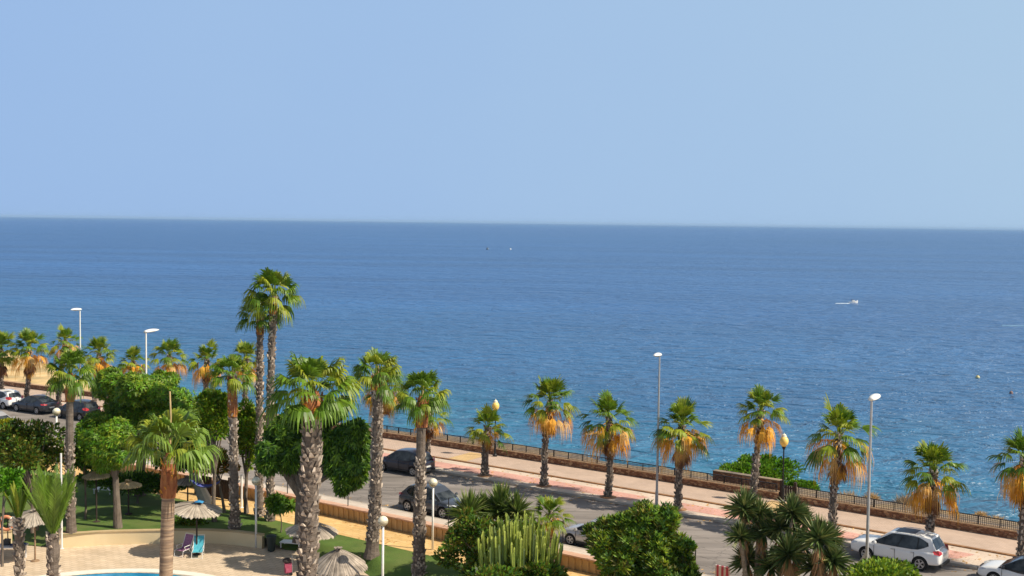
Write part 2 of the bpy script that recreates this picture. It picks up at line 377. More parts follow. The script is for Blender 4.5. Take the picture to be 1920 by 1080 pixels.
mb.add(vs, [(i * (no + 1) + j, (i + 1) * (no + 1) + j, (i + 1) * (no + 1) + j + 1, i * (no + 1) + j + 1) for i in range(ns) for j in range(no)])
mi_ = []
for i in range(ns):
    for j in range(no): mi_.append(0 if (S1 * i / ns < sl_ + 4 or j > 14 and S1 * i / ns > SR_) else 1)
mb.m = mi_
coast = mb.build('coast_slope', [m_dry, m_rockd], smooth=True); tag(coast, kind='structure')

# ---------------------------------------------------------------- garden ground
ZD = -1.2
near = [(-420, 1065, 0), (-60, 1032, 0), (0, 1024, 0), (49, 1022.8, 0), (82, 1025, 0), (112, 1027.6, 1), (118, 1028, 1), (200, 1022, 1), (303, 1019.5, 1), (385, 1019, 1), (440, 1022, 1), (488, 1028, 1),
        (534, 1031, 0), (553, 1033, 0), (581, 1038, 0), (588, 1050, 0), (610, 1058, 0), (683, 1073, 0), (700, 1085, 0), (760, 1110, 0), (900, 1160, 0), (1200, 1250, 0), (1560, 1380, 0), (1900, 1500, 0)]
NW = [(P(a, b, ZD), w) for a, b, w in near]
mb = MB(); rows = 14; vs = []; cols = []
for i in range(len(NW) - 1):
    n = 4 if i not in (4, 12) else 3
    for k in range(n): t = k / n; cols.append((NW[i][0].lerp(NW[i + 1][0], t), NW[i][1] + (NW[i + 1][1] - NW[i][1]) * t))
cols.append(NW[-1])
for p_, w_ in cols:
    q = p_
    px = proj(p_)[0]; e = on(s_at(px, PATH1 + .02, -.6), PATH1 + .02, -.6)
    zn = ZD + .01 + (.72 * w_)
    for j in range(rows + 1):
        t = j / rows; u = min(1, t * 2.2); u = u * u * (3 - 2 * u)
        v = p_.lerp(e, t); v.z = zn + (-.605 - zn) * u + (.02 * mnoise.noise(v * .4)) * (1 if 0 < j < rows else 0)
        vs.append(v)
mb.add(vs, [(i * (rows + 1) + j, (i + 1) * (rows + 1) + j, (i + 1) * (rows + 1) + j + 1, i * (rows + 1) + j + 1) for i in range(len(cols) - 1) for j in range(rows)])
tag(mb.build('lawn', m_lawn, smooth=True), kind='structure')
strip('garden_path', PATH1, PATH0, -.6, -.6, m_path)
# pool deck with the round pool cut out: annular sheet around the pool
PR = 8.05; PC = P(265, 1067, ZD) - Vector((0, PR + .62, 0))
mb = MB(); n = 96; vs = []
ring = [PR, PR + 3, PR + 14, PR + 60]
for k in range(n):
    t = 2 * math.pi * k / n
    for r_ in ring:
        if math.cos(t) * .55 + math.sin(t) * .83 > -.15: r_ = min(r_, 17.5 if r_ > 20 else 14)
        vs.append((PC.x + r_ * math.cos(t), PC.y + r_ * math.sin(t), ZD))
q = len(ring)
# the deck sheet stops at the garden side so that it never rises through the lawn
mb.add(vs, [(k * q + j, k * q + j + 1, ((k + 1) % n) * q + j + 1, ((k + 1) % n) * q + j) for k in range(n) for j in range(q - 1)])
dk = mb.build('pool_deck', m_deck); tag(dk, kind='structure')
mb = MB(); prof = [(PR + .08, -.25), (PR + .08, .03), (PR + .62, .03), (PR + .62, -.02)]
mb.lathe(prof, PC, 96, cap=False); tag(mb.build('pool_coping', mat('pool_coping_stone', (.74, .70, .60), (.80, .76, .66), 2, .7)), kind='structure')
def pool_mat():
    m = mat('pool_water', (.02, .22, .42), (.05, .36, .58), .9, .06, .25, 3)
    return m
mb = MB(); mb.lathe([(0.0001, -.02), (PR + .07, -.02)], PC, 64, cap=False); tag(mb.build('pool_water', pool_mat()), kind='structure')
# ground under and around everything
mb = MB(); mb.add([(-150, -40, -1.6), (120, -40, -1.6)] + [tuple(on(S1 * (1 - i / 30), -13.5, -1.6)) for i in range(31)], [tuple(range(33))])
tag(mb.build('ground', mat('bare_ground', (.42, .33, .22), (.50, .40, .28), .5, .95)), kind='structure')

# ---------------------------------------------------------------- walls
def stone_mat(name):
    m = bpy.data.materials.new(name); m.use_nodes = True; nt = m.node_tree; nd = nt.nodes; L = nt.links; b = nd['Principled BSDF']; b.inputs['Roughness'].default_value = .95
    tc = nd.new('ShaderNodeTexCoord'); mp = nd.new('ShaderNodeMapping'); mp.inputs['Scale'].default_value = (1, 1, 2.2); L.new(tc.outputs['Object'], mp.inputs[0])
    v = nd.new('ShaderNodeTexVoronoi'); v.inputs['Scale'].default_value = 4.2; L.new(mp.outputs[0], v.inputs['Vector'])
    v2 = nd.new('ShaderNodeTexVoronoi'); v2.feature = 'DISTANCE_TO_EDGE'; v2.inputs['Scale'].default_value = 4.2; L.new(mp.outputs[0], v2.inputs['Vector'])
    cr = nd.new('ShaderNodeValToRGB'); e = cr.color_ramp.elements; e[0].color = (.17, .075, .04, 1); e[1].color = (.58, .38, .22, 1); k = e.new(.5); k.color = (.28, .14, .08, 1)
    L.new(v.outputs['Color'], cr.inputs[0])
    r2 = nd.new('ShaderNodeValToRGB'); r2.color_ramp.elements[0].position = .0; r2.color_ramp.elements[1].position = .07
    L.new(v2.outputs['Distance'], r2.inputs[0]); mx = nd.new('ShaderNodeMix'); mx.data_type = 'RGBA'; L.new(r2.outputs[0], mx.inputs[0])
    mx.inputs['A'].default_value = (.10, .05, .03, 1); L.new(cr.outputs[0], mx.inputs['B']); L.new(mx.outputs['Result'], b.inputs['Base Color'])
    bp = nd.new('ShaderNodeBump'); bp.inputs['Strength'].default_value = .8; bp.inputs['Distance'].default_value = .05; L.new(r2.outputs[0], bp.inputs['Height']); L.new(bp.outputs[0], b.inputs['Normal'])
    return m
m_stone = stone_mat('brown_rubble_stone')
m_stonetop = mat('mortar_capping', (.40, .25, .14), (.55, .37, .22), 3, .9, .4, 12)
sg0 = s_at(1459, 3.4); sg1 = s_at(1491, 3.4)
def stone_wall(a, b, label, ztop=.48, o0=3.35, o1=3.8, cap=None):
    e = empty('stone_wall', on((a + b) / 2, o0, 0), 0, label, 'wall', 'low stone walls along the promenade'); base = e.location
    mb = MB(); profile_run(mb, [(o0, -.3), (o0, ztop - .06), (o1, ztop - .06), (o1, -.3)], a, b); mb.build('wall_body', m_stone, e, origin=base).location = (0, 0, 0)
    mb = MB(); profile_run(mb, [(o0 - .03, ztop - .058), (o0 - .03, ztop), (o1 + .03, ztop), (o1 + .03, ztop - .058)], a, b, 1.0); c = mb.build('capping', cap or m_stonetop, e, origin=base); c.location = (0, 0, 0)
    return e
stone_wall(0, sg0, 'long low brown stone wall along the promenade left of the dark gate')
stone_wall(sg1, S1, 'low brown stone wall along the promenade right of the dark gate')
stone_wall(s_at(1338, 5.3, 1), s_at(1466, 5.3, 1) , 'taller dark stone wall segment standing behind the promenade wall by the green bush', .80, 5.2, 5.6, m_rockd)

def rail_fence(a, b, label, gap=1.5):
    base = on((a + b) / 2, 3.6, .44); e = empty('promenade_fence', base, 0, label, 'fence', 'dark metal fences on the promenade wall')
    mb = MB()
    for z in (.95,): profile_run(mb, [(3.56, z - .045), (3.56, z), (3.63, z), (3.63, z - .045)], a, b)
    mb.build('top_rail', m_darkmetal, e, origin=base).location = (0, 0, 0)
    mb = MB()
    for z in (.52, .62, .72, .82): profile_run(mb, [(3.585, z - .014), (3.585, z), (3.605, z), (3.605, z - .014)], a, b)
    s = a
    while s < b:
        p = on(s, 3.595, .7); q = on(s + .0, 3.595, .7); mb.box(p, (.022, .022, .5), mi=0); s += .10
    mb.build('mesh_infill', m_darkmetal, e, origin=base).location = (0, 0, 0)
    n = int((b - a) / gap)
    vis = [i for i in range(n + 1) if -60 < proj(on(a + (b - a) * i / n, 3.6, .7))[0] < 1980]
    for i in vis[-99:]:
        s = a + (b - a) * i / n; p = on(s, 3.6, .685); t = tangent(s); mb = MB()
        mb.box((0, 0, 0), (.035, .09, .53), math.atan2(t.y, t.x)); o = mb.build('post', m_darkmetal, e); o.location = p - base
    return e
rail_fence(s_at(640, 3.6), s_at(1456, 3.6), 'dark metal railing on the stone wall left of the green seaside bush', 1.15)
rail_fence(s_at(1496, 3.6), S1 - 22, 'dark metal railing on the stone wall at the right, beyond the white cars', 1.15)

# gate in the wall
gp = on((sg0 + sg1) / 2, 3.6, 0); gt = tangent((sg0 + sg1) / 2); ga = math.atan2(gt.y, gt.x)
e = empty('garden_gate', gp, ga, 'dark wooden gate standing in the gap of the promenade wall', 'gate')
W_ = (sg1 - sg0)
m_darkwood = mat('dark_wood', (.030, .018, .014), (.055, .035, .025), 6, .8, .3, stretch=(4, 4, 1))
for sx in (-1, 1):
    mb = MB(); mb.box((sx * (W_ / 2 - .1), 0, .6), (.16, .16, 1.2)); mb.build('gate_post', m_darkwood, e)
mb = MB()
for k in range(5): mb.box((-W_ / 2 + .25 + k * (W_ - .5) / 4, 0, .5), ((W_ - .5) / 4 - .03, .03, .9))
mb.box((0, -.03, .25), (W_ - .3, .03, .08)); mb.box((0, -.03, .8), (W_ - .3, .03, .08)); mb.build('gate_leaf', m_darkwood, e)

# low garden wall along the near pavement
base = on(s_at(800, WALL), WALL, 0); e = empty('garden_wall', base, 0, 'low ochre garden wall with pale pink coping between lawn path and street', 'wall')
mb = MB(); profile_run(mb, [(PATH0 + .06, -.8), (PATH0 + .06, .06), (WALL, .06), (WALL, -.8)], 0, S1); mb.build('wall_body', m_stucco, e, origin=base).location = (0, 0, 0)
mb = MB(); s = s_at(-40, PATH0, 0)
while s < s_at(1500, PATH0, 0):
    p0 = on(s, PATH0 + .03, -.3); t = tangent(s); mb.box(p0, (.14, .05, .6), math.atan2(t.y, t.x)); s += .42
mb.build('ribs', m_stucco, e, origin=base).location = (0, 0, 0)
mb = MB(); profile_run(mb, [(PATH0 - .08, .062), (PATH0 - .08, .14), (WALL + .05, .14), (WALL + .05, .062)], 0, S1); mb.build('coping', m_coping, e, origin=base).location = (0, 0, 0)

# mesh fence standing on the garden wall
sfe = s_at(1055, -14.5, .14); base = on(sfe, -14.5, .14)
e = empty('garden_fence', base, 0, 'thin dark wire mesh fence on slim posts along the top of the garden wall', 'fence')
mb = MB()
for k in range(-26, 8):
    pass
sa, sb = sfe - 2.55 * 30, sfe + 2.55 * 9
for z in (.5, .9, 1.3, 1.68): profile_run(mb, [(-14.502, z - .004), (-14.502, z), (-14.498, z), (-14.498, z - .004)], sa, sb, 2.55)
mb.build('wire_mesh', m_darkmetal, e, origin=base).location = (0, 0, 0)
for k in range(-30, 10):
    p = on(sfe + 2.55 * k, -14.5, .14); mb = MB(); mb.tube([(0, 0, 0), (0, 0, 1.6)], .03, 6); o = mb.build('post', m_darkmetal, e); o.location = p - base

# curved retaining wall and its left stub
def curve_wall(pts, label, name='retaining_wall'):
    base = pts[len(pts) // 2]; e = empty(name, base, 0, label, 'wall')
    def run(z0, z1, out, inn, nm, m):
        mb = MB(); n = len(pts); vs = []
        for i, p in enumerate(pts):
            d = (pts[min(i + 1, n - 1)] - pts[max(i - 1, 0)]).normalized(); nrm = Vector((-d.y, d.x, 0))   # away from the camera
            for o_, z in ((-out, z0), (-out, z1), (inn, z1), (inn, z0)): vs.append((p + nrm * o_).xy.to_3d() + Vector((0, 0, z)) - base)
        mb.add(vs, [(i * 4 + j, (i + 1) * 4 + j, (i + 1) * 4 + (j + 1) % 4, i * 4 + (j + 1) % 4) for i in range(n - 1) for j in range(4)] + [(0, 1, 2, 3), (4 * n - 1, 4 * n - 2, 4 * n - 3, 4 * n - 4)])
        return mb.build(nm, m, e)
    run(ZD - .2, -.49, 0, .25, 'wall_body', m_cream); run(-.488, -.43, .04, .30, 'coping', m_creamtop)
    return e
def densify(pts, n=5):
    out = []
    for i in range(len(pts) - 1):
        a = pts[max(i - 1, 0)]; b = pts[i]; c = pts[i + 1]; d = pts[min(i + 2, len(pts) - 1)]
        for k in range(n):
            t = k / n; out.append(.5 * ((2 * b) + (c - a) * t + (2 * a - 5 * b + 4 * c - d) * t * t + (3 * b - a - 3 * c + d) * t ** 3))
    out.append(pts[-1]); return out
cw = densify([P(a, b, ZD) for a, b in ((99, 1028), (150, 1025), (200, 1022), (303, 1019.5), (385, 1019), (440, 1022), (491, 1028.6))])
curve_wall(cw, 'curved cream retaining wall between the pool deck and the shaded lawn')
curve_wall(densify([P(a, b, ZD) for a, b in ((-160, 1034), (-60, 1028), (23, 1021))]), 'short cream wall behind the white table at the left edge')

# summer air over the sea
mh = bpy.data.materials.new('sea_haze'); mh.use_nodes = True; nt_ = mh.node_tree; nt_.nodes.clear(); ou = nt_.nodes.new('ShaderNodeOutputMaterial'); pv = nt_.nodes.new('ShaderNodeVolumePrincipled')
pv.inputs['Color'].default_value = (.47, .70, 1.0, 1); pv.inputs['Density'].default_value = 3.2e-5; pv.inputs['Anisotropy'].default_value = 0; nt_.links.new(pv.outputs[0], ou.inputs['Volume'])
mb = MB(); mb.box((0, 34500, 15), (130000, 70000, 52)); hz_ = mb.build('haze', mh); tag(hz_, kind='stuff')

# ================================================================ plants
m_frond = mat('green_fan_leaf', (.085, .175, .010), (.15, .25, .016), 1.3, .45, rand=.35, trans=.3, spec=.5)
m_frond_y = mat('yellow_green_fan_leaf', (.20, .28, .014), (.34, .36, .025), 1.5, .5, rand=.3, trans=.35)
m_frond_p = mat('pale_green_fan_leaf', (.13, .23, .025), (.22, .33, .045), 1.5, .45, rand=.3, trans=.3)
m_dryf = mat('dry_orange_fan_leaf', (.68, .29, .018), (.80, .43, .05), 1.6, .8, rand=.3, trans=.25)
m_dryp = mat('dry_straw_fan_leaf', (.62, .33, .08), (.72, .46, .17), 1.6, .8, rand=.3, trans=.2)
m_skirt = mat('brown_dead_leaf', (.14, .06, .025), (.25, .12, .05), 2, .9, rand=.4, trans=.08)
m_trunk = mat('grey_palm_trunk', (.11, .085, .065), (.19, .15, .12), 3, .95, .8, 14, stretch=(1, 1, 3))
m_boot = mat('grey_leaf_stub', (.34, .27, .21), (.52, .44, .36), 6, .9, rand=.45)
m_bootd = mat('dark_leaf_stub', (.16, .125, .10), (.30, .24, .19), 6, .9, rand=.5)
m_red = mat('reddish_brown_trunk_fibre', (.24, .075, .03), (.42, .17, .06), 4, .9, .7, 16, stretch=(2, 2, .6))
m_smooth = mat('ringed_brown_trunk', (.24, .15, .09), (.46, .33, .22), 1.5, .85, .9, 3, stretch=(.5, .5, 7), c3=(.20, .14, .10), scale3=1.1)
m_spike = mat('flower_stalk', (.45, .30, .13), (.60, .44, .22), 3, .8)
m_petiole = mat('leaf_stalk', (.20, .22, .03), (.32, .28, .06), 3, .6)

def fan(mb, pos, az, el, Lp, Lb, N, mi, droop=.5, rg=rnd, spread=2.0, pmi=None, fold=.12, wk=1.0):
    """one fan leaf: arching stalk, then a pleated blade of narrow segments whose tips hang"""
    h = Vector((math.cos(az), math.sin(az), 0)); up = Vector((0, 0, 1))
    d = h * math.cos(el) + up * math.sin(el)
    p0 = Vector(pos); pts = []
    sag = .18 * Lp * math.cos(el)
    for t in (0, .5, 1): pts.append(p0 + d * Lp * t - up * sag * t * t)
    side = Vector((-math.sin(az), math.cos(az), 0))
    dd = (pts[2] - pts[1]).normalized(); nrm = side.cross(dd).normalized() * -1
    if nrm.z < 0: nrm = -nrm
    wd = .022
    mb.add([pts[0] - side * wd * 1.6, pts[0] + side * wd * 1.6, pts[1] + side * wd, pts[1] - side * wd, pts[2] + side * wd * .7, pts[2] - side * wd * .7], [(0, 1, 2, 3), (3, 2, 4, 5)], mi if pmi is None else pmi)
    c = pts[2]
    roll = rg.uniform(-.35, .35); side = (side * math.cos(roll) + nrm * math.sin(roll)).normalized(); nrm = dd.cross(side).normalized()
    if nrm.z < 0: nrm = -nrm
    for j in range(N):
        a = (j / (N - 1) - .5) * spread * rg.uniform(.97, 1.03)
        L = Lb * (1 - .28 * abs(a) / (spread / 2)) * rg.uniform(.86, 1.08)
        v = dd * math.cos(a) + side * math.sin(a); v = (v + nrm * (.10 - .22 * abs(math.sin(a)))).normalized()
        wv = v.cross(nrm).normalized()
        wmid = L * math.tan(spread / (N - 1) / 2) * .62 * 1.15 * wk
        dr = droop * L
        prof = [(.06, .25), (.5, 1.0), (.78, .55), (1.0, .06)]
        vs = []
        for t, w_ in prof:
            q = c + v * L * t - up * dr * max(0, t - .25) ** 2 * 1.5
            if t > .7: q -= v * (t - .7) * dr * .7
            n2 = nrm * (fold * wmid * (1 if j % 2 else -1))
            vs += [q - wv * wmid * w_ + n2, q + wv * wmid * w_ - n2]
        mb.add(vs, [(0, 2, 3, 1), (2, 4, 5, 3), (4, 6, 7, 5)], mi)

def crown_mesh(kind, seed, R=1.75, N=13):
    """green living leaves of a palm crown; returns an MB centred on the growing point"""
    rg = random.Random(seed); mb = MB(); ga = 2.399963
    if kind == 'street': n, lo, hi = (36, 42, 38, 34, 44)[seed % 5], (-.35, -.5, -.1, -.4, -.25)[seed % 5], 1.45
    elif kind == 'garden': n, lo, hi = 42, -.05, 1.4
    elif kind == 'pale': n, lo, hi = 34, .32, 1.4
    elif kind == 'small': n, lo, hi = 18, .0, 1.45
    else: n, lo, hi = 22, -.6, 1.45
    for i in range(n):
        t = (i + .5) / n; el = hi - (hi - lo) * t ** (1.25 if kind == 'street' else .9) + rg.uniform(-.13, .13); az = i * ga + rg.uniform(-.35, .35)
        sc = rg.uniform(.85, 1.1) * (.8 if t < .12 else 1)
        mi = 0 if rg.random() < .6 else 1
        if kind == 'street' and t > .8 and rg.random() < .6: mi = 1
        dr = .10 + .55 * t + rg.uniform(-.1, .15)
        if kind != 'street': dr = .25 + .55 * t + rg.uniform(-.1, .2)
        fan(mb, (0, 0, rg.uniform(-.1, .05)), az, el, R * {'street': .54, 'garden': .60}.get(kind, .6) * sc * (rg.uniform(.5, 1) if kind == 'street' and t < .6 else 1), R * {'street': .50, 'garden': .58}.get(kind, .66) * sc, N, mi, dr, rg, 2.5 if kind != 'street' else 2.1)
    return mb
def dry_mesh(seed, R=1.75, amount=1.0, N=11):
    rg = random.Random(seed); mb = MB(); n = (28, 18, 22, 30, 20)[seed % 5]
    for i in range(n):                                     # orange and straw leaves bending down
        az = i * 2.399963 + rg.uniform(-.5, .5); el = rg.uniform(-.95, .22)
        fan(mb, (0, 0, -.1 - rg.random() * .15), az, el, R * .50 * rg.uniform(.8, 1.15), R * .50 * rg.uniform(.8, 1.1), N, rg.choice((0, 0, 0, 1)), rg.uniform(.9, 1.9), rg, rg.uniform(1.2, 1.9), 0, .12, .62)
    return mb
def skirt_mesh(seed, L=1.3, n=22, r=.2):
    rg = random.Random(seed); mb = MB()
    for i in range(n):                                     # dead leaves hanging along the trunk
        az = i * 2.399963 + rg.uniform(-.3, .3); z0 = -.25 - rg.random() * L * .35
        fan(mb, (math.cos(az) * r * .5, math.sin(az) * r * .5, z0), az, rg.uniform(-1.45, -1.2), L * .35, L * .45 * rg.uniform(.8, 1.15), 8, 0 if rg.random() < .8 else 1, .15, rg, .9, 0)
    return mb
def trunk_mesh(pts, r0, r1, kind='boot', seed=0, dens=1.0, boot_to=1.0, boot_from=0.0):
    """pts: the bend of the trunk from foot to crown, relative to the foot"""
    rg = random.Random(seed); mb = MB(); P_ = densify([Vector(p) for p in pts], 6) if len(pts) > 2 else [Vector(pts[0]).lerp(Vector(pts[1]), i / 8) for i in range(9)]
    n = len(P_); rs = [r0 + (r1 - r0) * i / (n - 1) for i in range(n)]; rs[0] = r0 * 1.35; rs[1] = r0 * 1.08
    body = [r * rg.uniform(.95, 1.05) for r in rs]
    mb.tube(P_, body, 12)
    if kind == 'boot':
        H = sum((P_[i + 1] - P_[i]).length for i in range(n - 1)); step = .135 / dens; k = int(H / step); ring = max(6, int(9 * r0 / .2 * .62))
        for i in range(k):
            t = (i + .5) / k
            if t > boot_to or t < boot_from: continue
            f = t * (n - 1); a = int(f); u = f - a; c = P_[a].lerp(P_[min(a + 1, n - 1)], u); r = rs[a] + (rs[min(a + 1, n - 1)] - rs[a]) * u
            for j in range(ring):
                if rg.random() < .12 or mnoise.noise(Vector((j * .9, i * .16, seed * 3.1))) > .34: continue
                th = 2 * math.pi * (j + .5 * (i % 2)) / ring + rg.uniform(-.12, .12)
                h = Vector((math.cos(th), math.sin(th), 0)); s = Vector((-h.y, h.x, 0)); w_ = .075 * rg.uniform(.5, 1.3); l = rg.uniform(.09, .27); o = rg.uniform(.03, .13)
                b = c + h * (r * .93) + Vector((0, 0, rg.uniform(-.05, .05)))
                tip = b + h * o + Vector((0, 0, l)) + s * rg.uniform(-.07, .07)
                mid = b + h * (o * .75) + Vector((0, 0, l * .35))
                mb.add([b - s * w_, b + s * w_, mid + s * w_ * .9, mid - s * w_ * .9, tip + s * w_ * .35, tip - s * w_ * .35, b + Vector((0, 0, l * .9))],
                       [(0, 1, 2, 3), (3, 2, 4, 5), (5, 4, 6), (0, 3, 5, 6), (1, 6, 4, 2)], 1 if rg.random() < .6 else 2)
    return mb

# crown variants whose mesh data is shared
def data_of(o): d = o.data; bpy.data.objects.remove(o); return d
ST_CROWN = [data_of(crown_mesh('street', 10 + i).build('crown', [m_frond, m_frond_y])) for i in range(5)]
ST_DRY = [data_of(dry_mesh(20 + i).build('dry_fronds', [m_dryf, m_dryp])) for i in range(5)]
ST_SKIRT = [data_of(skirt_mesh(30 + i).build('dead_skirt', [m_skirt, m_dryf])) for i in range(4)]
GD_CROWN = [data_of(crown_mesh('garden', 40 + i, N=15).build('crown', [m_frond, m_frond_y])) for i in range(4)]
GP_CROWN = [data_of(crown_mesh('pale', 50 + i, N=17).build('crown', [m_frond_p, m_frond_y])) for i in range(1)]
def child(name, data, par, loc, sc=1.0, rz=0.0, scz=None):
    o = bpy.data.objects.new(name, data); COL.objects.link(o); o.parent = par; o.location = loc; o.rotation_euler = (0, 0, rz)
    o.scale = (sc, sc, scz or sc); return o

def palm(kind, base, top, R, label, seed, r=.2, lean=None, group=None, dry=1.0, skirt=True, boots=1.0, mats=None, spike=None, trunk='boot', boot_to=1.0, fibre=0.0, crown=None, cat='palm tree', name='palm_tree', boot_from=0.0, zs=1.0, r1=None):
    """base, top: world points of trunk foot and growing point"""
    rg = random.Random(seed); base = Vector(base); top = Vector(top); rel = top - base
    e = empty(name, base, 0, label, cat, group)
    mid = rel * .5 + Vector((lean[0], lean[1], 0) if lean else (rg.uniform(-.12, .12), rg.uniform(-.1, .1), 0))
    T = [(0, 0, 0), mid, rel]
    mm = mats or [m_trunk, m_boot, m_bootd]
    trunk_mesh(T, r, r1 if r1 else r * .85, trunk, seed, boots, boot_to, boot_from).build('trunk', mm, e, smooth=(trunk != 'boot'))
    if fibre:
        mb = MB(); a = rel - (rel - mid).normalized() * fibre
        q = r * (1.0 if trunk == 'boot' else 1.15); mb.tube([a, a.lerp(rel, .3), a.lerp(rel, .7), rel + Vector((0, 0, .15))], [q, q * 1.15, q * 1.05, q * .5], 12)
        for i in range(int(fibre * 60)):
            th = rg.uniform(0, 6.28); t = rg.random(); c = a.lerp(rel, t); h = Vector((math.cos(th), math.sin(th), 0)); s = Vector((-h.y, h.x, 0)) * .05
            b = c + h * q * 1.02; mb.add([b - s, b + s, b + s * .5 + h * .07 + Vector((0, 0, .16)), b - s * .5 + h * .07 + Vector((0, 0, .16))], [(0, 1, 2, 3)], 1 if rg.random() < .4 else 0)
        mb.build('fibre_sleeve', [m_red, m_dryf], e)
    CR = crown or {'street': ST_CROWN, 'garden': GD_CROWN}[kind]
    k = R / 1.75
    child('crown', CR[seed % len(CR)], e, rel, k, rg.uniform(0, 6.28), k * zs)
    if dry: child('dry_fronds', ST_DRY[(seed * 3) % len(ST_DRY)], e, rel - Vector((0, 0, .1 * k)), k * dry, rg.uniform(0, 6.28))
    if skirt: child('dead_skirt', ST_SKIRT[seed % 4], e, rel - Vector((0, 0, .25 * k)), k * (1 if skirt is True else skirt), rg.uniform(0, 6.28))
    if spike:
        mb = MB(); mb.tube([rel, rel + Vector((.05, 0, spike * .6)), rel + Vector((.02, 0, spike))], [.05, .035, .03], 6); mb.build('flower_stalk', m_spike, e)
    return e

# ---- street palms along the kerb: column of the foot, row of the foot (or None), column and row of the growing point, crown radius in pixels
G_ST = 'palms with dry orange skirts along the promenade kerb'
street = [
    (4, None, 2, 655, 38, 'straw-brown street palm cut by the left edge of the photo', 1, 0, 1.2, None),
    (48, None, 54, 652, 38, 'street palm with straw-coloured ragged skirt behind the dark saloon at the far left', 2, 1, 1.25, None),
    (109, 766, 122, 640, 30, 'street palm rising behind the tall smooth garden palm at the far left', 3, 1, .9, None),
    (176, None, 186, 663, 34, 'street palm with orange skirt just right of the far left white street lamp', 4, 1, 1.0, None),
    (246, None, 250, 678, 30, 'low street palm peeking over the bright green tree, left of the second street lamp', 6, .9, .9, .8),
    (316, None, 318, 668, 36, 'street palm with spread fans right of the lamp above the bright green tree', 7, 1, .9, None),
    (386, None, 388, 675, 36, 'street palm between the bright green tree and the palm with red-brown trunk', 8, 1, 1.0, .9),
    (458, None, 462, 672, 34, 'street palm half hidden behind the two tallest palms', 9, 1, 1.0, None),
    (700, None, 722, 726, 44, 'orange-skirted street palm directly behind the shaggy garden palm by the pink towels', 11, 1, 1.1, None),
    (800, 868, 805, 778, 40, 'street palm behind the navy car, partly hidden by a garden palm', 12, .9, .9, None),
    (909, 895, 915, 802, 44, 'shortest street palm, with few fans and a brown skirt, before the yellow lantern', 13, .55, .8, None),
    (1020, 912, 1031, 752, 50, 'slender street palm with tall upright fans, right of the shortest street palm', 14, 1, 1.15, None),
    (1140, 934, 1141, 785, 54, 'street palm with broad orange skirt left of the middle street lamp', 15, 1, 1.15, None),
    (1271, 956, 1279, 800, 55, 'street palm with heavy orange skirt just right of the middle street lamp', 16, 1, 1.2, None),
    (1408, None, 1427, 772, 50, 'leaning street palm standing left of the yellow lantern and the green seaside bush', 17, 1, .9, None),
    (1561, None, 1573, 815, 66, 'largest street palm with hanging orange fronds, left of the rightmost street lamp', 18, 1, 1.2, None),
    (1741, None, 1750, 885, 60, 'street palm with orange and brown skirt behind the white four-wheel-drive car', 19, 1, 1.2, None),
    (1912, None, 1920, 862, 62, 'street palm cut by the right edge of the photo', 20, 1, 1.2, None),
]
PALM_OFF = KERB + .75
m_pit = m_soil
for cx, cy, tx, ty, rp, lab, sd, dr, sk, sp in street:
    b = P(cx, cy, 0) if cy else col(cx, PALM_OFF)
    if cy: b = on(s_at(cx, PALM_OFF), PALM_OFF, 0)
    # growing point straight above the foot line, shifted sideways by the lean
    D = (b - CP).dot(Fv); t = PD(tx, ty, D)
    R = rp * D / FPX * 1.16
    palm('street', b, t, R, lab, sd, r=.185 if sd != 13 else .24, group=G_ST, dry=dr, skirt=sk, spike=sp, zs=1.08)
    mb = MB(); rg = random.Random(sd)
    mb.lathe([(0.0001, .05), (.3, .045), (.55, .005)], b, 10); o = mb.build('tree_pit', m_pit, origin=b); tag(o, kind='structure')

# ---- garden palms
G_GD = 'tall palms in the garden'
def gbase(px, D, z): # foot of a trunk seen in column px at depth D standing on height z
    q = PD(px, 540, D); k = PD(px, 1080, D); t = (z - q.z) / (k.z - q.z); r_ = q + (k - q) * t
    return Vector((r_.x, r_.y, z))
def gpalm(cx, cy, z, tx, ty, rp, lab, sd, D=None, **k):
    b = P(cx, cy, z) if D is None else gbase(cx, D, z)
    D = (b - CP).dot(Fv); t = PD(tx, ty, D)
    return palm('garden', b, t, rp * D / FPX * 1.05, lab, sd, group=G_GD, skirt=False, dry=k.pop('dry', 0), **k)
gpalm(308, 1400, ZD, 318, 856, 86, 'pale green palm with smooth ringed brown trunk in front of the curved cream wall', 60, D=42, r=.235, trunk='smooth', mats=[m_smooth], crown=GP_CROWN, fibre=1.5, spike=2.4, zs=1.2, r1=.24)
gpalm(563, 1300, ZD, 587, 742, 90, 'closest garden palm with the thickest shaggy trunk and orange fibre under the crown', 61, D=36, r=.33, fibre=.7, spike=.4, zs=1.1, r1=.26, boot_to=.93)
gpalm(697, 1046, -.75, 708, 706, 54, 'tall garden palm with a thick shaggy trunk rising beside the pink towels', 62, r=.33, fibre=.7, r1=.22, boot_from=.12, zs=1.15, spike=.6)
gpalm(785, 1088, -1.0, 791, 748, 54, 'garden palm with shaggy lower trunk and bright red collar before the grey car', 63, r=.30, fibre=1.4, r1=.2, boot_to=.66, zs=1.2, spike=.6)
gpalm(441, 995, -.6, 435, 708, 46, 'garden palm with red-brown upper trunk left of the two tallest palms', 64, r=.25, fibre=2.2, r1=.18, zs=1.15, spike=.5)
gpalm(486, 968, -.6, 488, 596, 46, 'second tallest palm, its crown just left of and below the tallest one', 65, r=.21, fibre=1.0, r1=.17, zs=1.2)
gpalm(507, 976, -.6, 513, 560, 54, 'tallest palm in the garden, its crown highest over the sea', 66, r=.22, fibre=.9, r1=.18, zs=1.3)
gpalm(134, 1000, -.5, 132, 705, 48, 'tall garden palm at the left behind the slim white post', 67, r=.24, fibre=1.4, r1=.19, boot_to=.55, boot_from=.12, zs=1.25)
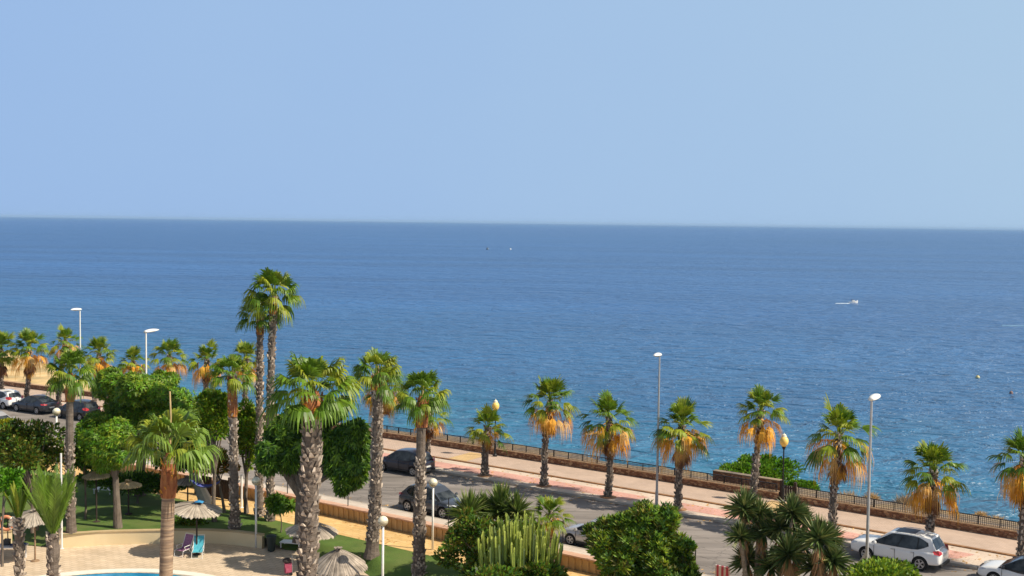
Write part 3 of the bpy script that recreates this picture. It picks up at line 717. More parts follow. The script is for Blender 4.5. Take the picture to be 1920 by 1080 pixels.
gpalm(1032, 1062, -.6, 1030, 965, 50, 'short green fan palm rising behind the pale candelabra cactus', 68, r=.13, zs=.85, crown=ST_CROWN[1:2], dry=.5)

# ---- pruned palms at the lower left with leaves tied upright
def feather(mb, base, az, el, L, n=14, w_=.32, bend=.2, mi=0, rg=rnd):
    h = Vector((math.cos(az), math.sin(az), 0)); up = Vector((0, 0, 1)); d = h * math.cos(el) + up * math.sin(el); side = Vector((-h.y, h.x, 0)); pts = []
    for i in range(n + 1):
        t = i / n; pts.append(Vector(base) + d * L * t + h * bend * L * t * t * .8 - up * bend * L * t * t * .4)
    mb.tube(pts, [.022 * (1 - .7 * i / n) for i in range(n + 1)], 4, mi)
    for i in range(2, n * 3):
        t = i / (n * 3); k = t * n; a = int(k); p = pts[a].lerp(pts[min(a + 1, n)], k - a); dd = (pts[min(a + 1, n)] - pts[a]).normalized()
        ll = w_ * (math.sin(math.pi * min(1, t * 1.05)) * .8 + .25) * L * .9
        for s in (-1, 1):
            v = (dd * 1.5 + side * s * .75 + up * .15 * rg.uniform(-1, 1)).normalized(); q = p + v * ll; g = dd * .018
            mb.add([p - g, p + g, q.lerp(p, .4) + g * 1.3, q + Vector((0, 0, -.05)), q.lerp(p, .4) - g * 1.3], [(0, 1, 2, 3, 4)], mi)
def tied_palm(px, D, ty, rows, lab, sd, r, Lf, nf, spread, kind):
    b = gbase(px, D, ZD); t = PD(px, ty, D); t = Vector((b.x, b.y, t.z)); rel = t - b; rg = random.Random(sd)
    e = empty('palm_tree', b, 0, lab, 'palm tree', 'young pruned palms by the pool')
    mb = MB(); H = rel.z; prof = [(r * 1.2, 0), (r, .3), (r * .95, H * .5)] + ([(r * .9, H - 1.25), (r * 1.45, H - 1.0), (r * 1.55, H - .65), (r * 1.2, H - .2), (r * .6, H)] if kind else [(r * 1.0, H - .6), (r * .75, H - .1), (r * .5, H)])
    mb.lathe(prof, (0, 0, 0), 12); q = trunk_mesh([(0, 0, 0), (0, 0, H - .1)], r * .9, r * (1.3 if kind else .8), 'boot', sd, .9); 
    keep = MB(); keep.v = mb.v[:]; keep.f = mb.f[:]; keep.m = mb.m[:]
    o0 = len(q.v) 
    keep.add(q.v, q.f); keep.m[len(mb.m):] = q.m
    keep.build('trunk', [m_trunk, m_boot, m_bootd], e)
    mb = MB()
    for i in range(nf):
        az = i * 2.4 + rg.uniform(-.3, .3); feather(mb, rel + Vector((math.cos(az) * .05, math.sin(az) * .05, -.1)), az, rg.uniform(1.5 - spread, 1.5 - spread * .2), Lf * rg.uniform(.75, 1.08), bend=rg.uniform(.02, .22) * spread, mi=0 if rg.random() < .6 else 1, w_=.16 if not kind else .2, rg=rg)
    mb.build('crown', [m_frond, m_frond_p if kind else m_frond_y], e)
    return e
tied_palm(103, 40, 992, 0, 'young palm with swollen trunk top and upright feathery leaves beside the straw parasol', 71, .145, 2.45, 20, .40, 1)
tied_palm(40, 40, 962, 0, 'slim pruned palm with a tight tuft of short leaves in front of the white table', 72, .15, 1.25, 16, .30, 0)

# ================================================================ broadleaf trees and bushes
def leafmat(name, a, b, rand=.5, trans=.35): return mat(name, a, b, .9, .5, rand=rand, trans=trans, spec=.35)
m_lf_bright = leafmat('bright_green_leaf', (.085, .235, .010), (.165, .35, .016))
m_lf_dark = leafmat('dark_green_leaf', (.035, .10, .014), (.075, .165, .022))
m_lf_mid = leafmat('mid_green_leaf', (.08, .18, .014), (.17, .28, .022))
m_lf_olive = leafmat('olive_leaf', (.085, .10, .012), (.20, .18, .02))
m_lf_yell = leafmat('yellow_green_leaf', (.17, .25, .015), (.28, .35, .02))
m_lf_lime = leafmat('golden_leaf', (.30, .33, .01), (.42, .40, .015))
m_lf_red = leafmat('orange_flower', (.30, .10, .02), (.42, .20, .03))
m_bark = mat('grey_bark', (.10, .075, .055), (.19, .15, .115), 5, .95, .9, 14, stretch=(1, 1, .35))
m_barkp = mat('pale_bark', (.42, .38, .31), (.52, .48, .40), 3, .9, .3, 10)

def crown(mb, c, R, n, ls, rg, style='leaf', mi=(0,), lumps=9, fill=.28, flat=1.0, droop=0.0, lump_size=.52, extra=None, shoots=0):
    """leaves gathered on lumps spread through an ellipsoid: uneven outline, gaps and shaded hollows"""
    c = Vector(c); L = []
    for i in range(lumps):
        while True:
            v = Vector((rg.uniform(-1, 1), rg.uniform(-1, 1), rg.uniform(-.85, 1)))
            if v.length < 1: break
        v = v.normalized() * (rg.uniform(.35, .66)); q = rg.uniform(.7, 1.15) * lump_size
        L.append((Vector((v.x * R[0], v.y * R[1], v.z * R[2])), Vector((R[0] * q, R[1] * q, R[2] * q * .85))))
    for (ec, er, cnt) in (extra or []):
        for i in range(cnt):
            v = Vector((rg.uniform(-1, 1), rg.uniform(-1, 1), rg.uniform(-1, 1))).normalized() * rg.uniform(.3, .7); q = rg.uniform(.7, 1.1) * lump_size * 1.15
            L.append((Vector((v.x * er[0], v.y * er[1], v.z * er[2])) + Vector(ec) - c, Vector((er[0] * q, er[1] * q, er[2] * q))))
    nb = len(L)
    for i in range(shoots):                       # small sprays that break the outline
        v = Vector((rg.gauss(0, 1), rg.gauss(0, 1), rg.gauss(.5, 1))).normalized(); o, r = L[rg.randrange(nb)]; q = rg.uniform(.10, .2)
        L.append((o + Vector((v.x * r.x, v.y * r.y, v.z * r.z)) * rg.uniform(1.0, 1.3), Vector((R[0] * q, R[1] * q, R[2] * q * 1.2))))
    W_ = [r.x for o, r in L]; tot = sum(W_); cum = []; a_ = 0
    for x_ in W_: a_ += x_ / tot; cum.append(a_)
    import bisect
    for i in range(n):
        o, r = L[min(len(L) - 1, bisect.bisect(cum, rg.random()))]
        while True:
            v = Vector((rg.gauss(0, 1), rg.gauss(0, 1), rg.gauss(0.15, 1)))
            if v.length > .1: break
        v.normalize(); k = rg.uniform(.72, 1.06) if rg.random() > fill else rg.uniform(.2, .8)
        p = c + o + Vector((v.x * r.x, v.y * r.y, v.z * r.z)) * k
        m_ = mi[rg.randrange(len(mi))]
        if style == 'leaf':
            d = (v + Vector((rg.uniform(-.7, .7), rg.uniform(-.7, .7), rg.uniform(-.2, .8)))).normalized(); s = d.cross(Vector((rg.uniform(-1, 1), rg.uniform(-1, 1), rg.uniform(-.4, 1)))).normalized()
            l = ls * rg.uniform(.7, 1.3); mb.add([p, p + d * l * .5 + s * l * .28, p + d * l, p + d * l * .5 - s * l * .28], [(0, 1, 2, 3)], m_)
        elif style == 'whorl':
            ax = (v + Vector((0, 0, .5 - droop))).normalized(); a = ax.cross(Vector((0, 1, .3))).normalized(); b = ax.cross(a)
            for j in range(5):
                t = j * 1.2566 + rg.uniform(-.3, .3); d = (ax * .55 + a * math.cos(t) + b * math.sin(t)).normalized(); d = (d + Vector((0, 0, -droop))).normalized(); s = d.cross(ax).normalized(); l = ls * rg.uniform(.8, 1.25)
                mb.add([p, p + d * l * .45 + s * l * .17, p + d * l + Vector((0, 0, -droop * l * .25)), p + d * l * .45 - s * l * .17], [(0, 1, 2, 3)], m_)
        elif style == 'spray':                    # feathery sprays that arch over and hang
            h = Vector((v.x, v.y, 0)); h = h.normalized() if h.length > .05 else Vector((1, 0, 0)); d = (h * .8 + Vector((0, 0, .35 + rg.uniform(-.5, .3)))).normalized(); s = d.cross(Vector((0, 0, 1))).normalized(); l = ls * rg.uniform(.7, 1.3)
            m1 = p + d * l * .5; e_ = p + d * l * .85 - Vector((0, 0, l * (.25 + droop)))
            for sg in (-1, 1):
                for t in (.25, .5, .75, 1.0):
                    q = p.lerp(m1, t * 2) if t <= .5 else m1.lerp(e_, t * 2 - 1)
                    f = (s * sg * .8 + d * .5 - Vector((0, 0, .3))).normalized() * l * .22
                    mb.add([q, q + f * .5 + d * l * .04, q + f, q + f * .5 - d * l * .04], [(0, 1, 2, 3)], m_)
    return L[:nb]
def limbs(mb, foot, c, L, r, rg, fork=.45):
    foot = Vector(foot); c = Vector(c); f = foot.lerp(Vector((c.x, c.y, c.z)), fork)
    mb.tube([foot, foot.lerp(f, .4) + Vector((rg.uniform(-.06, .06), rg.uniform(-.06, .06), 0)), f], [r * 1.35, r, r * .8], 9)
    for o, q in L:
        e = c + o * .9; m1 = f.lerp(e, .5) + Vector((rg.uniform(-.1, .1), rg.uniform(-.1, .1), .12)); mb.tube([f - Vector((0, 0, .1)), m1, e], [r * .55, r * .34, r * .12], 6)
def tree(name, foot, c, R, n, ls, mats, label, seed, cat='tree', r=.16, style='leaf', lumps=9, fork=.45, bark=None, droop=0.0, group=None, fill=.28, lump_size=.52, extra=None, shoots=14):
    rg = random.Random(seed); foot = Vector(foot); e = empty(name, foot, 0, label, cat, group); cc = Vector(c) - foot
    mb = MB(); L = crown(mb, cc, R, n, ls, rg, style, tuple(range(len(mats))), lumps, fill, 1, droop, lump_size, [(Vector(a) - foot, b, k_) for a, b, k_ in (extra or [])], shoots); mb.build('crown', mats, e)
    mb = MB(); limbs(mb, (0, 0, 0), cc, L, r, rg, fork); mb.build('trunk', bark or m_bark, e)
    return e
def tree_px(name, px, py, D, rx, ry, foot_px, zf, n, ls, mats, label, seed, **k):
    """crown centre at pixel (px,py) at depth D, half sizes in pixels"""
    c = PD(px, py, D); f = gbase(foot_px, D, zf); q = D / FPX; dp = k.pop('depth', .85)
    if 'extra' in k: k['extra'] = [(PD(a, b, D + d_), (ex * q, ex * q * dp, ey * q), c_) for a, b, ex, ey, d_, c_ in k['extra']]
    return tree(name, f, c, (rx * q, rx * q * dp, ry * q), n, ls, mats, label, seed, **k)

tree_px('tree', 268, 752, 72, 124, 72, 262, -.6, 17000, .27, [m_lf_bright, m_lf_mid, m_lf_yell, m_lf_mid], 'large bright green tree with feathery spreading crown at the left', 81, style='whorl', lumps=20, r=.3, droop=.15, lump_size=.32, extra=[(185, 795, 48, 34, -2, 7), (340, 775, 46, 40, -1, 7)], shoots=34)
tree_px('tree', 565, 822, 62, 62, 66, 560, -.6, 10000, .40, [m_lf_mid, m_lf_mid, m_lf_dark, m_lf_dark], 'dark green tree with hanging clusters of large leaves behind the closest palm', 82, style='whorl', lumps=10, r=.28, droop=.7, lump_size=.36, extra=[(648, 850, 48, 78, -1, 13), (600, 775, 60, 26, 0, 6), (520, 855, 34, 40, -1, 6)], shoots=26)
tree_px('conifer', 402, 786, 66, 42, 62, 402, -.6, 9000, .2, [m_lf_mid, m_lf_bright, m_lf_yell, m_lf_yell], 'yellow-green conical tree between the bright green tree and the palm with a red-brown trunk', 83, lumps=12, r=.12)
tree_px('conifer', 462, 812, 68, 34, 68, 462, -.6, 8000, .2, [m_lf_bright, m_lf_yell, m_lf_yell], 'bushy yellow-green tree right of the palm with a red-brown trunk', 84, lumps=12, r=.12)
tree_px('tree', 214, 836, 64, 72, 50, 221, -.55, 9000, .27, [m_lf_mid, m_lf_bright, m_lf_yell], 'shade tree with drooping green crown over the lawn beside the smooth-trunked palm', 85, style='whorl', lumps=16, r=.2, droop=.6, fork=.62, lump_size=.36, shoots=30)
tree_px('tree', 404, 868, 68, 42, 30, 421, -.6, 5500, .17, [m_lf_olive, m_lf_olive, m_lf_olive, m_lf_red], 'small umbrella-shaped tree with rusty flower tips beside the lawn', 86, lumps=9, r=.08, fork=.6)
tree_px('tree', 345, 838, 70, 60, 56, 388, -.6, 8000, .26, [m_lf_dark, m_lf_mid], 'dark tree on a thick pale trunk behind the parasol with the blue top', 87, lumps=10, r=.33, bark=m_barkp, fork=.7)
tree_px('bush', 62, 842, 63, 84, 54, 62, -.55, 13000, .2, [m_lf_olive, m_lf_olive, m_lf_mid, m_lf_dark], 'broad olive-green bush at the left below the parked cars', 88, cat='bush', lumps=20, r=.1, lump_size=.38, shoots=30)
tree_px('bush', 4, 904, 58, 34, 36, 4, -.9, 3500, .2, [m_lf_bright], 'rounded bright green bush cut by the left edge above the lifebuoy', 89, cat='bush', lumps=6, r=.06)
tree_px('bush', 8, 806, 66, 24, 20, 8, -.5, 3500, .14, [m_lf_lime], 'golden yellow clipped bush at the left edge', 90, cat='bush', lumps=8, r=.05, fill=.1, lump_size=.6)
tree_px('bush', 936, 1046, 54, 112, 78, 930, -.9, 19000, .22, [m_lf_dark, m_lf_mid, m_lf_olive], 'dense dark green bush surrounding the candelabra cactus', 91, cat='bush', lumps=16, r=.1, style='leaf', lump_size=.36, extra=[(960, 1085, 100, 34, -3.2, 10), (868, 1000, 36, 44, -1, 6)], shoots=30)
tree_px('tree', 1208, 1040, 50.5, 112, 92, 1205, -.9, 13000, .27, [m_lf_mid, m_lf_dark, m_lf_mid, m_lf_yell, m_lf_olive], 'big rounded leafy shrub with glossy leaves in front of the street, right of the cactus', 92, cat='shrub', style='whorl', lumps=26, r=.14, droop=-.35, lump_size=.27, shoots=90)
tree_px('bush', 1655, 1090, 46, 86, 36, 1655, -.9, 9000, .18, [m_lf_yell, m_lf_mid], 'yellow-green bush along the bottom edge below the white four-wheel-drive car', 93, cat='bush', lumps=14, r=.06)
tree_px('bush', 160, 848, 66, 32, 40, 160, -.6, 4500, .2, [m_lf_mid, m_lf_dark], 'green bush behind the tall left garden palm', 94, cat='bush', lumps=8, r=.06)
tree_px('bush', 350, 984, 65, 34, 18, 352, -.6, 2500, .16, [m_lf_olive, m_lf_mid], 'low bush behind the cream wall under the parasol with the blue top', 95, cat='bush', lumps=7, r=.04)
tree_px('sapling', 525, 944, 64, 34, 13, 527, -.6, 230, .42, [m_lf_mid], 'thin sapling with a few drooping leaves beside the pair of tall trunks', 96, cat='tree', lumps=7, r=.03, fork=.7, shoots=5, lump_size=.3, droop=.5, style='whorl')
tree_px('hedge', 258, 908, 70, 118, 26, 258, -.6, 9000, .2, [m_lf_dark, m_lf_dark, m_lf_mid], 'dark foliage added to deepen shade behind the straw parasols on the lawn', 99, cat='hedge', lumps=22, r=.06, lump_size=.34, depth=.3)  # extra leaf mass put in to darken the sunlit lawn at the back
tree_px('hedge', 70, 916, 63.5, 92, 24, 70, -.55, 7000, .2, [m_lf_dark, m_lf_dark, m_lf_mid], 'dark foliage added for shade under the olive bush behind the left parasol', 100, cat='hedge', lumps=18, r=.06, lump_size=.34, depth=.3)  # added dark leaves standing in for the deep shade at the left
# green bush beyond the promenade wall
bD = 77.5
tree_px('bush', 1424, 890, bD, 80, 38, 1420, -.5, 13000, .22, [m_lf_mid, m_lf_bright], 'wide green bush beyond the promenade wall beside the yellow lantern', 97, cat='bush', lumps=16, r=.08, depth=.5)
tree_px('bush', 1505, 915, 76, 34, 14, 1505, -.8, 4000, .22, [m_lf_bright, m_lf_mid], 'low green tail of bush right of the dark gate, beyond the fence', 98, cat='bush', lumps=9, r=.05, depth=.5)

# dry grass tussocks beyond the wall
m_tuss = mat('dry_grass_blades', (.50, .36, .18), (.66, .50, .28), 2, .9, rand=.35, trans=.2)
m_tusd = mat('grey_twigs', (.27, .21, .14), (.38, .30, .20), 2, .9, rand=.35)
def tussock(px, py_top, D, rx, label, seed, mm, name='dry_shrub', n=700):
    rg = random.Random(seed); q = D / FPX; R = rx * q; top = PD(px, py_top, D); foot = Vector((top.x, top.y, top.z - R * 1.3)); e = MB()
    for i in range(n):
        az = rg.uniform(0, 6.28); el = math.acos(rg.random() ** .7) ; L = R * 1.25 * rg.uniform(.6, 1.1)
        d = Vector((math.cos(az) * math.sin(el), math.sin(az) * math.sin(el), math.cos(el))); s = d.cross(Vector((rg.uniform(-1, 1), rg.uniform(-1, 1), .3))).normalized() * .022
        b = Vector((rg.uniform(-1, 1), rg.uniform(-1, 1), 0)) * R * .35; tip = b + d * L - Vector((0, 0, L * .12 * math.sin(el)))
        e.add([b - s, b + s, (b + tip) / 2 + s * .8 + Vector((0, 0, L * .06)), tip, (b + tip) / 2 - s * .8 + Vector((0, 0, L * .06))], [(0, 1, 2, 3, 4)])
    o = e.build(name, mm); o.location = foot
    return tag(o, label, 'shrub', 'dry shrubs beyond the promenade wall')
tussock(1590, 915, 74, 24, 'dry straw-coloured tussock behind the largest street palm, beyond the fence', 101, m_tuss)
tussock(1635, 920, 72, 16, 'small dry straw-coloured tussock right beside the rightmost lamp pole, beyond the fence', 102, m_tuss)
tussock(1698, 922, 70, 27, 'rounded grey-brown dry shrub beyond the fence, left of the palm behind the white four-wheel-drive car', 103, m_tusd, n=900)
tussock(1840, 955, 69, 14, 'small dry tussock on the shore, between the two rightmost street palms', 104, m_tuss)
tussock(1870, 962, 68, 18, 'larger dry tussock on the shore, close to the street palm cut by the right edge', 105, m_tuss)

# ---- candelabra cactus
m_cact = mat('cactus_skin', (.24, .31, .045), (.40, .45, .08), 2, .6, .2, 12, rand=.3)
m_cactd = mat('cactus_dark_skin', (.12, .17, .05), (.18, .24, .07), 2, .6, rand=.3)  # darker green tone for a random share of the stems
rg = random.Random(5); cD = 52.5; foot = gbase(972, cD, -.8); e = empty('candelabra_cactus', foot, 0, 'pale green candelabra cactus of many upright ribbed stems inside the dark bush', 'cactus')
star = lambda k: 1.0 if k % 2 else .55
stem_rest = MB()
for i in range(230):
    th = rg.uniform(0, 6.28); rr = math.sqrt(rg.random()); ox, oy = rr * 1.95 * math.cos(th), rr * 1.15 * math.sin(th) - .35
    htop = 4.4 - 1.2 * rr ** 2 + rg.uniform(-.45, .25); if_low = rg.random() < .35
    if if_low: htop -= rg.uniform(.5, 1.5)
    z0 = htop - rg.uniform(.9, 1.7); r_ = rg.uniform(.045, .075); mb = MB()
    mb.tube([(ox * .25, oy * .25, max(.3, z0 - 1.1)), (ox * .68, oy * .68, z0 - .35), (ox * .97, oy * .97, z0), (ox, oy, (z0 + htop) / 2), (ox * 1.03, oy * 1.03, htop - .1), (ox * 1.03, oy * 1.03, htop)], [r_ * .7, r_ * .9, r_, r_ * 1.08, r_, r_ * .3], 8, shape=star)
    if i < 99: mb.build('stem', m_cact if rg.random() < .75 else m_cactd, e)
    else: stem_rest.add(mb.v, mb.f)

tag(stem_rest.build('stems', m_cact, e), kind='stuff')
# ---- yuccas and other sword-leaved plants
m_yuc = mat('yucca_leaf', (.07, .115, .03), (.12, .18, .05), 2, .45, rand=.4, trans=.15)
m_yucy = mat('yucca_leaf_edge', (.16, .19, .05), (.26, .27, .09), 2, .5, rand=.3, trans=.15)
m_yucdead = mat('yucca_dead_leaf', (.34, .16, .06), (.48, .27, .12), 2, .9, rand=.35)
m_ytrunk = mat('yucca_trunk', (.22, .15, .10), (.36, .27, .19), 4, .95, .8, 10, stretch=(1, 1, 3))
def rosette(mb, c, R, n, rg, lo=-.5, mi0=0, mi1=1, w_=.03):
    for i in range(n):
        az = rg.uniform(0, 6.28); el = lo + (1.5 - lo) * rg.random() ** .9; L = R * rg.uniform(.75, 1.1); d = Vector((math.cos(az) * math.cos(el), math.sin(az) * math.cos(el), math.sin(el)))
        s = Vector((-math.sin(az), math.cos(az), 0)) * w_ * R / .6; b = Vector(c); m1 = b + d * L * .5; t = b + d * L - Vector((0, 0, L * .13 * math.cos(el)))
        mb.add([b - s * .5, b + s * .5, m1 + s, t, m1 - s], [(0, 1, 2, 3, 4)], mi1 if rg.random() < .25 else mi0)
m_sword = mat('sword_leaf', (.11, .17, .03), (.20, .27, .05), 2, .45, rand=.4, trans=.2)
def yucca(heads, foot_px, D, zf, label, seed, name='yucca', cat='yucca', group=None):
    rg = random.Random(seed); foot = gbase(foot_px, D, zf); e = empty(name, foot, 0, label, cat, group)
    for (hx, hy, R, dead) in heads:
        c = PD(hx, hy, D + rg.uniform(-.8, .8)) - foot; R_ = R * D / FPX
        mb = MB(); m1 = Vector((c.x * .55 + rg.uniform(-.15, .15), c.y * .55, c.z * .45)); mb.tube([(0, 0, 0), m1, c], [.16, .12, .075], 8); mb.build('trunk', m_ytrunk, e)
        mb = MB(); rosette(mb, c, R_ * 1.4, 190, rg); mb.build('rosette', [m_yuc, m_yucy] if name == 'yucca' else [m_sword, m_yucy], e)
        if dead:
            mb = MB()
            for i in range(110):
                az = rg.uniform(0, 6.28); t = rg.random(); b = c.lerp(m1, t * dead * .5); L = R_ * rg.uniform(.8, 1.25)
                d = Vector((math.cos(az) * .42, math.sin(az) * .42, -.9)).normalized(); s = Vector((-math.sin(az), math.cos(az), 0)) * .03
                mb.add([b - s * .5, b + s * .5, b + d * L * .5 + s, b + d * L, b + d * L * .5 - s], [(0, 1, 2, 3, 4)])
            mb.build('dead_leaves', m_yucdead, e)
    return e
yucca([(1396, 955, 34, 1.0), (1424, 966, 28, .5), (1388, 1008, 26, 0), (1432, 1000, 30, .6), (1402, 1052, 32, .5)], 1410, 48.5, -.9, 'left clump of yucca heads with a long brown skirt of dead leaves', 111)
yucca([(1485, 962, 30, 0), (1462, 990, 34, .9), (1478, 1040, 34, .4), (1508, 980, 26, .6), (1498, 1020, 28, .5), (1445, 1062, 30, .4)], 1462, 48, -.9, 'middle clump of yucca heads with rust-brown dead leaves', 112)
yucca([(1535, 1012, 36, .9), (1556, 1010, 26, 0), (1562, 1052, 32, .3), (1524, 1066, 30, .4)], 1530, 47, -.9, 'right clump of yucca heads nearest the rightmost lamp', 113)
yucca([(880, 965, 38, 0)], 885, 56, -.8, 'spiky sword-leaved plant sticking out left of the candelabra cactus', 114, 'sword_leaf_plant', 'plant')
yucca([(938, 958, 42, 0), (906, 962, 34, 0), (968, 962, 32, 0)], 940, 56, -.8, 'tuft of bright sword leaves standing behind the top of the candelabra cactus', 115, 'sword_leaf_plant', 'plant')

# fallen leaves on lawn, pavement and gutter
rg = random.Random(77); mb = MB()
for i in range(2600):
    k = rg.random()
    if k < .55: px, py = rg.uniform(100, 860), rg.uniform(940, 1075); p = P(px, py, -.6); p.z = None or -.58
    s_ = rg.uniform(s_at(-50, -8), s_at(1900, -8)); o_ = rg.choice((KERB - rg.random() ** 2 * 1.2, NEARK + rg.random() ** 2 * 1.0, rg.uniform(KERB + .3, -.2), rg.uniform(PATH1, PATH0)))
    z_ = ZR + .012 if NEARK < o_ < KERB else (.015 if o_ > KERB else -.585)
    p = on(s_, o_, z_); a = rg.uniform(0, 6.28); l = rg.uniform(.04, .13); d = Vector((math.cos(a), math.sin(a), .1)) * l; q = Vector((-math.sin(a), math.cos(a), 0)) * l * .35
    mb.add([p - d, p - q, p + d, p + q + Vector((0, 0, .02))], [(0, 1, 2, 3)])
tag(mb.build('leaf_litter', m_dryp), 'dry leaves scattered along gutters, paving and path', 'leaves', kind='stuff')

# ================================================================ street furniture
m_lampw = mat('lamp_white_plastic', (.80, .79, .74), (.84, .83, .79), 3, .35)
m_globe = mat('globe_glass', (.80, .74, .55), (.86, .80, .62), 3, .25)
m_globeb = mat('globe_lower_shade', (.42, .36, .24), (.48, .41, .28), 3, .4)
m_yglobe = mat('yellow_lantern_glass', (.85, .55, .10), (.90, .66, .20), 4, .3)
def street_lamp(foot, top_py, hdir, label, rz_px=None):
    h = z_at(foot, top_py) - foot.z; e = empty('street_lamp', foot, 0, label, 'street lamp', 'tall white street lamps on both sides of the road')
    mb = MB(); mb.tube([(0, 0, 0), (0, 0, .9), (0, 0, 1.0), (0, 0, h)], [.10, .095, .075, .05], 10); mb.build('pole', m_galv if 'middle' in label or 'beside' in label else m_lampw, e, smooth=False)
    mb = MB(); mb.box((0, 0, .02), (.36, .36, .04)); mb.build('base_plate', m_galv, e)
    d = Vector(hdir).normalized(); a = math.atan2(d.y, d.x); s = Vector((-d.y, d.x, 0)); mb = MB(); o = 0
    n = 10; ring = []
    for i in range(n + 1):
        t = i / n; x = -.12 + 1.3 * t; w_ = .21 * math.sin(math.pi * min(.97, .12 + t * .85)) ** .6; hh = .15 * math.sin(math.pi * min(.96, .18 + t * .78)) ** .7
        c = d * x + Vector((0, 0, h + .02 + .06 * t)); ring.append((c, w_, hh))
    vs = []; m_ = 10
    for c, w_, hh in ring:
        for k in range(m_):
            th = 2 * math.pi * k / m_; zz = math.sin(th) * hh; vs.append(c + s * math.cos(th) * w_ + Vector((0, 0, zz if zz > 0 else zz * .45)))
    mb.add(vs, [(i * m_ + k, i * m_ + (k + 1) % m_, (i + 1) * m_ + (k + 1) % m_, (i + 1) * m_ + k) for i in range(n) for k in range(m_)] + [tuple(range(m_))[::-1], tuple(n * m_ + k for k in range(m_))])
    mb.build('lamp_head', m_lampw, e, smooth=True)
    mb = MB(); mb.box(d * .52 + Vector((0, 0, h - .02)), (.42, .20, .03), a); mb.build('lens', mat('lamp_lens', (.35, .35, .33), None, rough=.2), e)
    return e
tS = tangent(s_at(1230, -3)); sea_n = Vector((-tS.y, tS.x, 0))
def lamp_at(px, off, top, label, out):
    s = s_at(px, off, 0); t = tangent(s); nn = Vector((-t.y, t.x, 0)); return street_lamp(on(s, off, 0), top, nn * out + t * (.25 if out < 0 else -.1), label)
lamp_at(151.5, KERB + .5, 581, 'white street lamp at the far left, its head pointing left over the road', -1)
lamp_at(275, NEARK - .6, 623, 'white street lamp rising out of the bright green tree, head pointing right', 1)
lamp_at(1231, KERB + .5, 666, 'grey street lamp in the middle of the view between two palms, head pointing left', -1)
rl = lamp_at(1622, NEARK - .6, 750, 'tall street lamp beside the white four-wheel-drive car, head pointing right', 1)
# warning sign seen from behind on the right lamp pole
f = rl.location; t = tangent(s_at(1622, NEARK - .6)); zt = z_at(f, 1036)
e = empty('road_sign', (f.x, f.y, zt - .85), math.atan2(t.y, t.x) + math.pi / 2 + .5, 'grey back of a triangular road sign on the rightmost lamp pole', 'road sign')
def sign_tri(r_): 
    out = []
    for k in range(3):
        a0 = math.pi / 2 + k * 2.0944
        for dd in (-.35, 0, .35): out.append((math.cos(a0 + dd * .25) * r_ * (1 if dd == 0 else .985), math.sin(a0 + dd * .25) * r_))
    return out
mb = MB(); tri = sign_tri(.52); vs = [(.09, y, z + .35) for y, z in tri] + [(.115, y, z + .35) for y, z in tri]; n = len(tri)
mb.add(vs, [tuple(range(n)), tuple(range(n, 2 * n))[::-1]] + [(k, k + n, (k + 1) % n + n, (k + 1) % n) for k in range(n)]); mb.build('sign_plate', mat('grey_sign_back', (.36, .35, .34), (.45, .44, .42), 4, .5), e)
mb = MB(); mb.box((.06, 0, .45), (.05, .22, .05)); mb.box((.06, 0, .2), (.05, .22, .05)); mb.build('bracket', m_galv, e)

def globe_lamp(foot, globe_py, label, r=.235, top_z=None):
    foot = Vector(foot); zc = z_at(foot, globe_py) - foot.z if top_z is None else top_z
    e = empty('globe_lamp', foot, 0, label, 'lamp post', 'white globe lamps in the garden')
    mb = MB(); mb.tube([(0, 0, 0), (0, 0, zc - r * .9)], [.062, .055], 10); mb.build('post', m_white, e, smooth=True)
    up = [(r * math.cos(a), zc + r * math.sin(a)) for a in [i * math.pi / 2 / 6 for i in range(7)]]; up[-1] = (.001, zc + r)
    mb = MB(); mb.lathe(up, (0, 0, 0), 20); mb.build('globe', m_globe, e, smooth=True)
    lo = [(.07, zc - r * .95)] + [(r * .995 * math.cos(a), zc + r * .995 * math.sin(a)) for a in [-math.pi / 2 * .8 + i * math.pi / 2 * .8 / 5 for i in range(6)]]
    mb = MB(); mb.lathe(lo, (0, 0, 0), 20); mb.build('globe_base', m_globeb, e, smooth=True)
    return e
globe_lamp(P(480, 1027, ZD), 902, 'white globe lamp standing against the right end of the curved cream wall')
globe_lamp(P(811, 1031, -.6), 905, 'white globe lamp in front of the grey car, on the yellow path')
globe_lamp(gbase(717, 52, -1.15), 977, 'white globe lamp nearest the camera, beside the pink towels')
globe_lamp(gbase(107.5, 70, -.6), 772, 'white globe lamp standing behind the olive bush near the dark saloon car')
globe_lamp(gbase(1187, 54.5, -.7), 962, 'white globe lamp almost hidden behind the big rounded shrub')
def plain_post(foot, py, label, r=.06):
    foot = Vector(foot); h = z_at(foot, py) - foot.z; mb = MB(); mb.tube([(0, 0, 0), (0, 0, h)], [r, r * .9], 8); mb.lathe([(r * 1.8, 0), (r * 1.8, .03), (r, .05)], (0, 0, 0), 10)
    o = mb.build('white_post', m_white); o.location = foot; return tag(o, label, 'post')
plain_post(P(116, 1029, ZD), 850, 'slim tall white post at the left end of the curved cream wall')
plain_post(P(453, 952, -.6), 890, 'short white post on the yellow path beside the two tallest palms', .07)

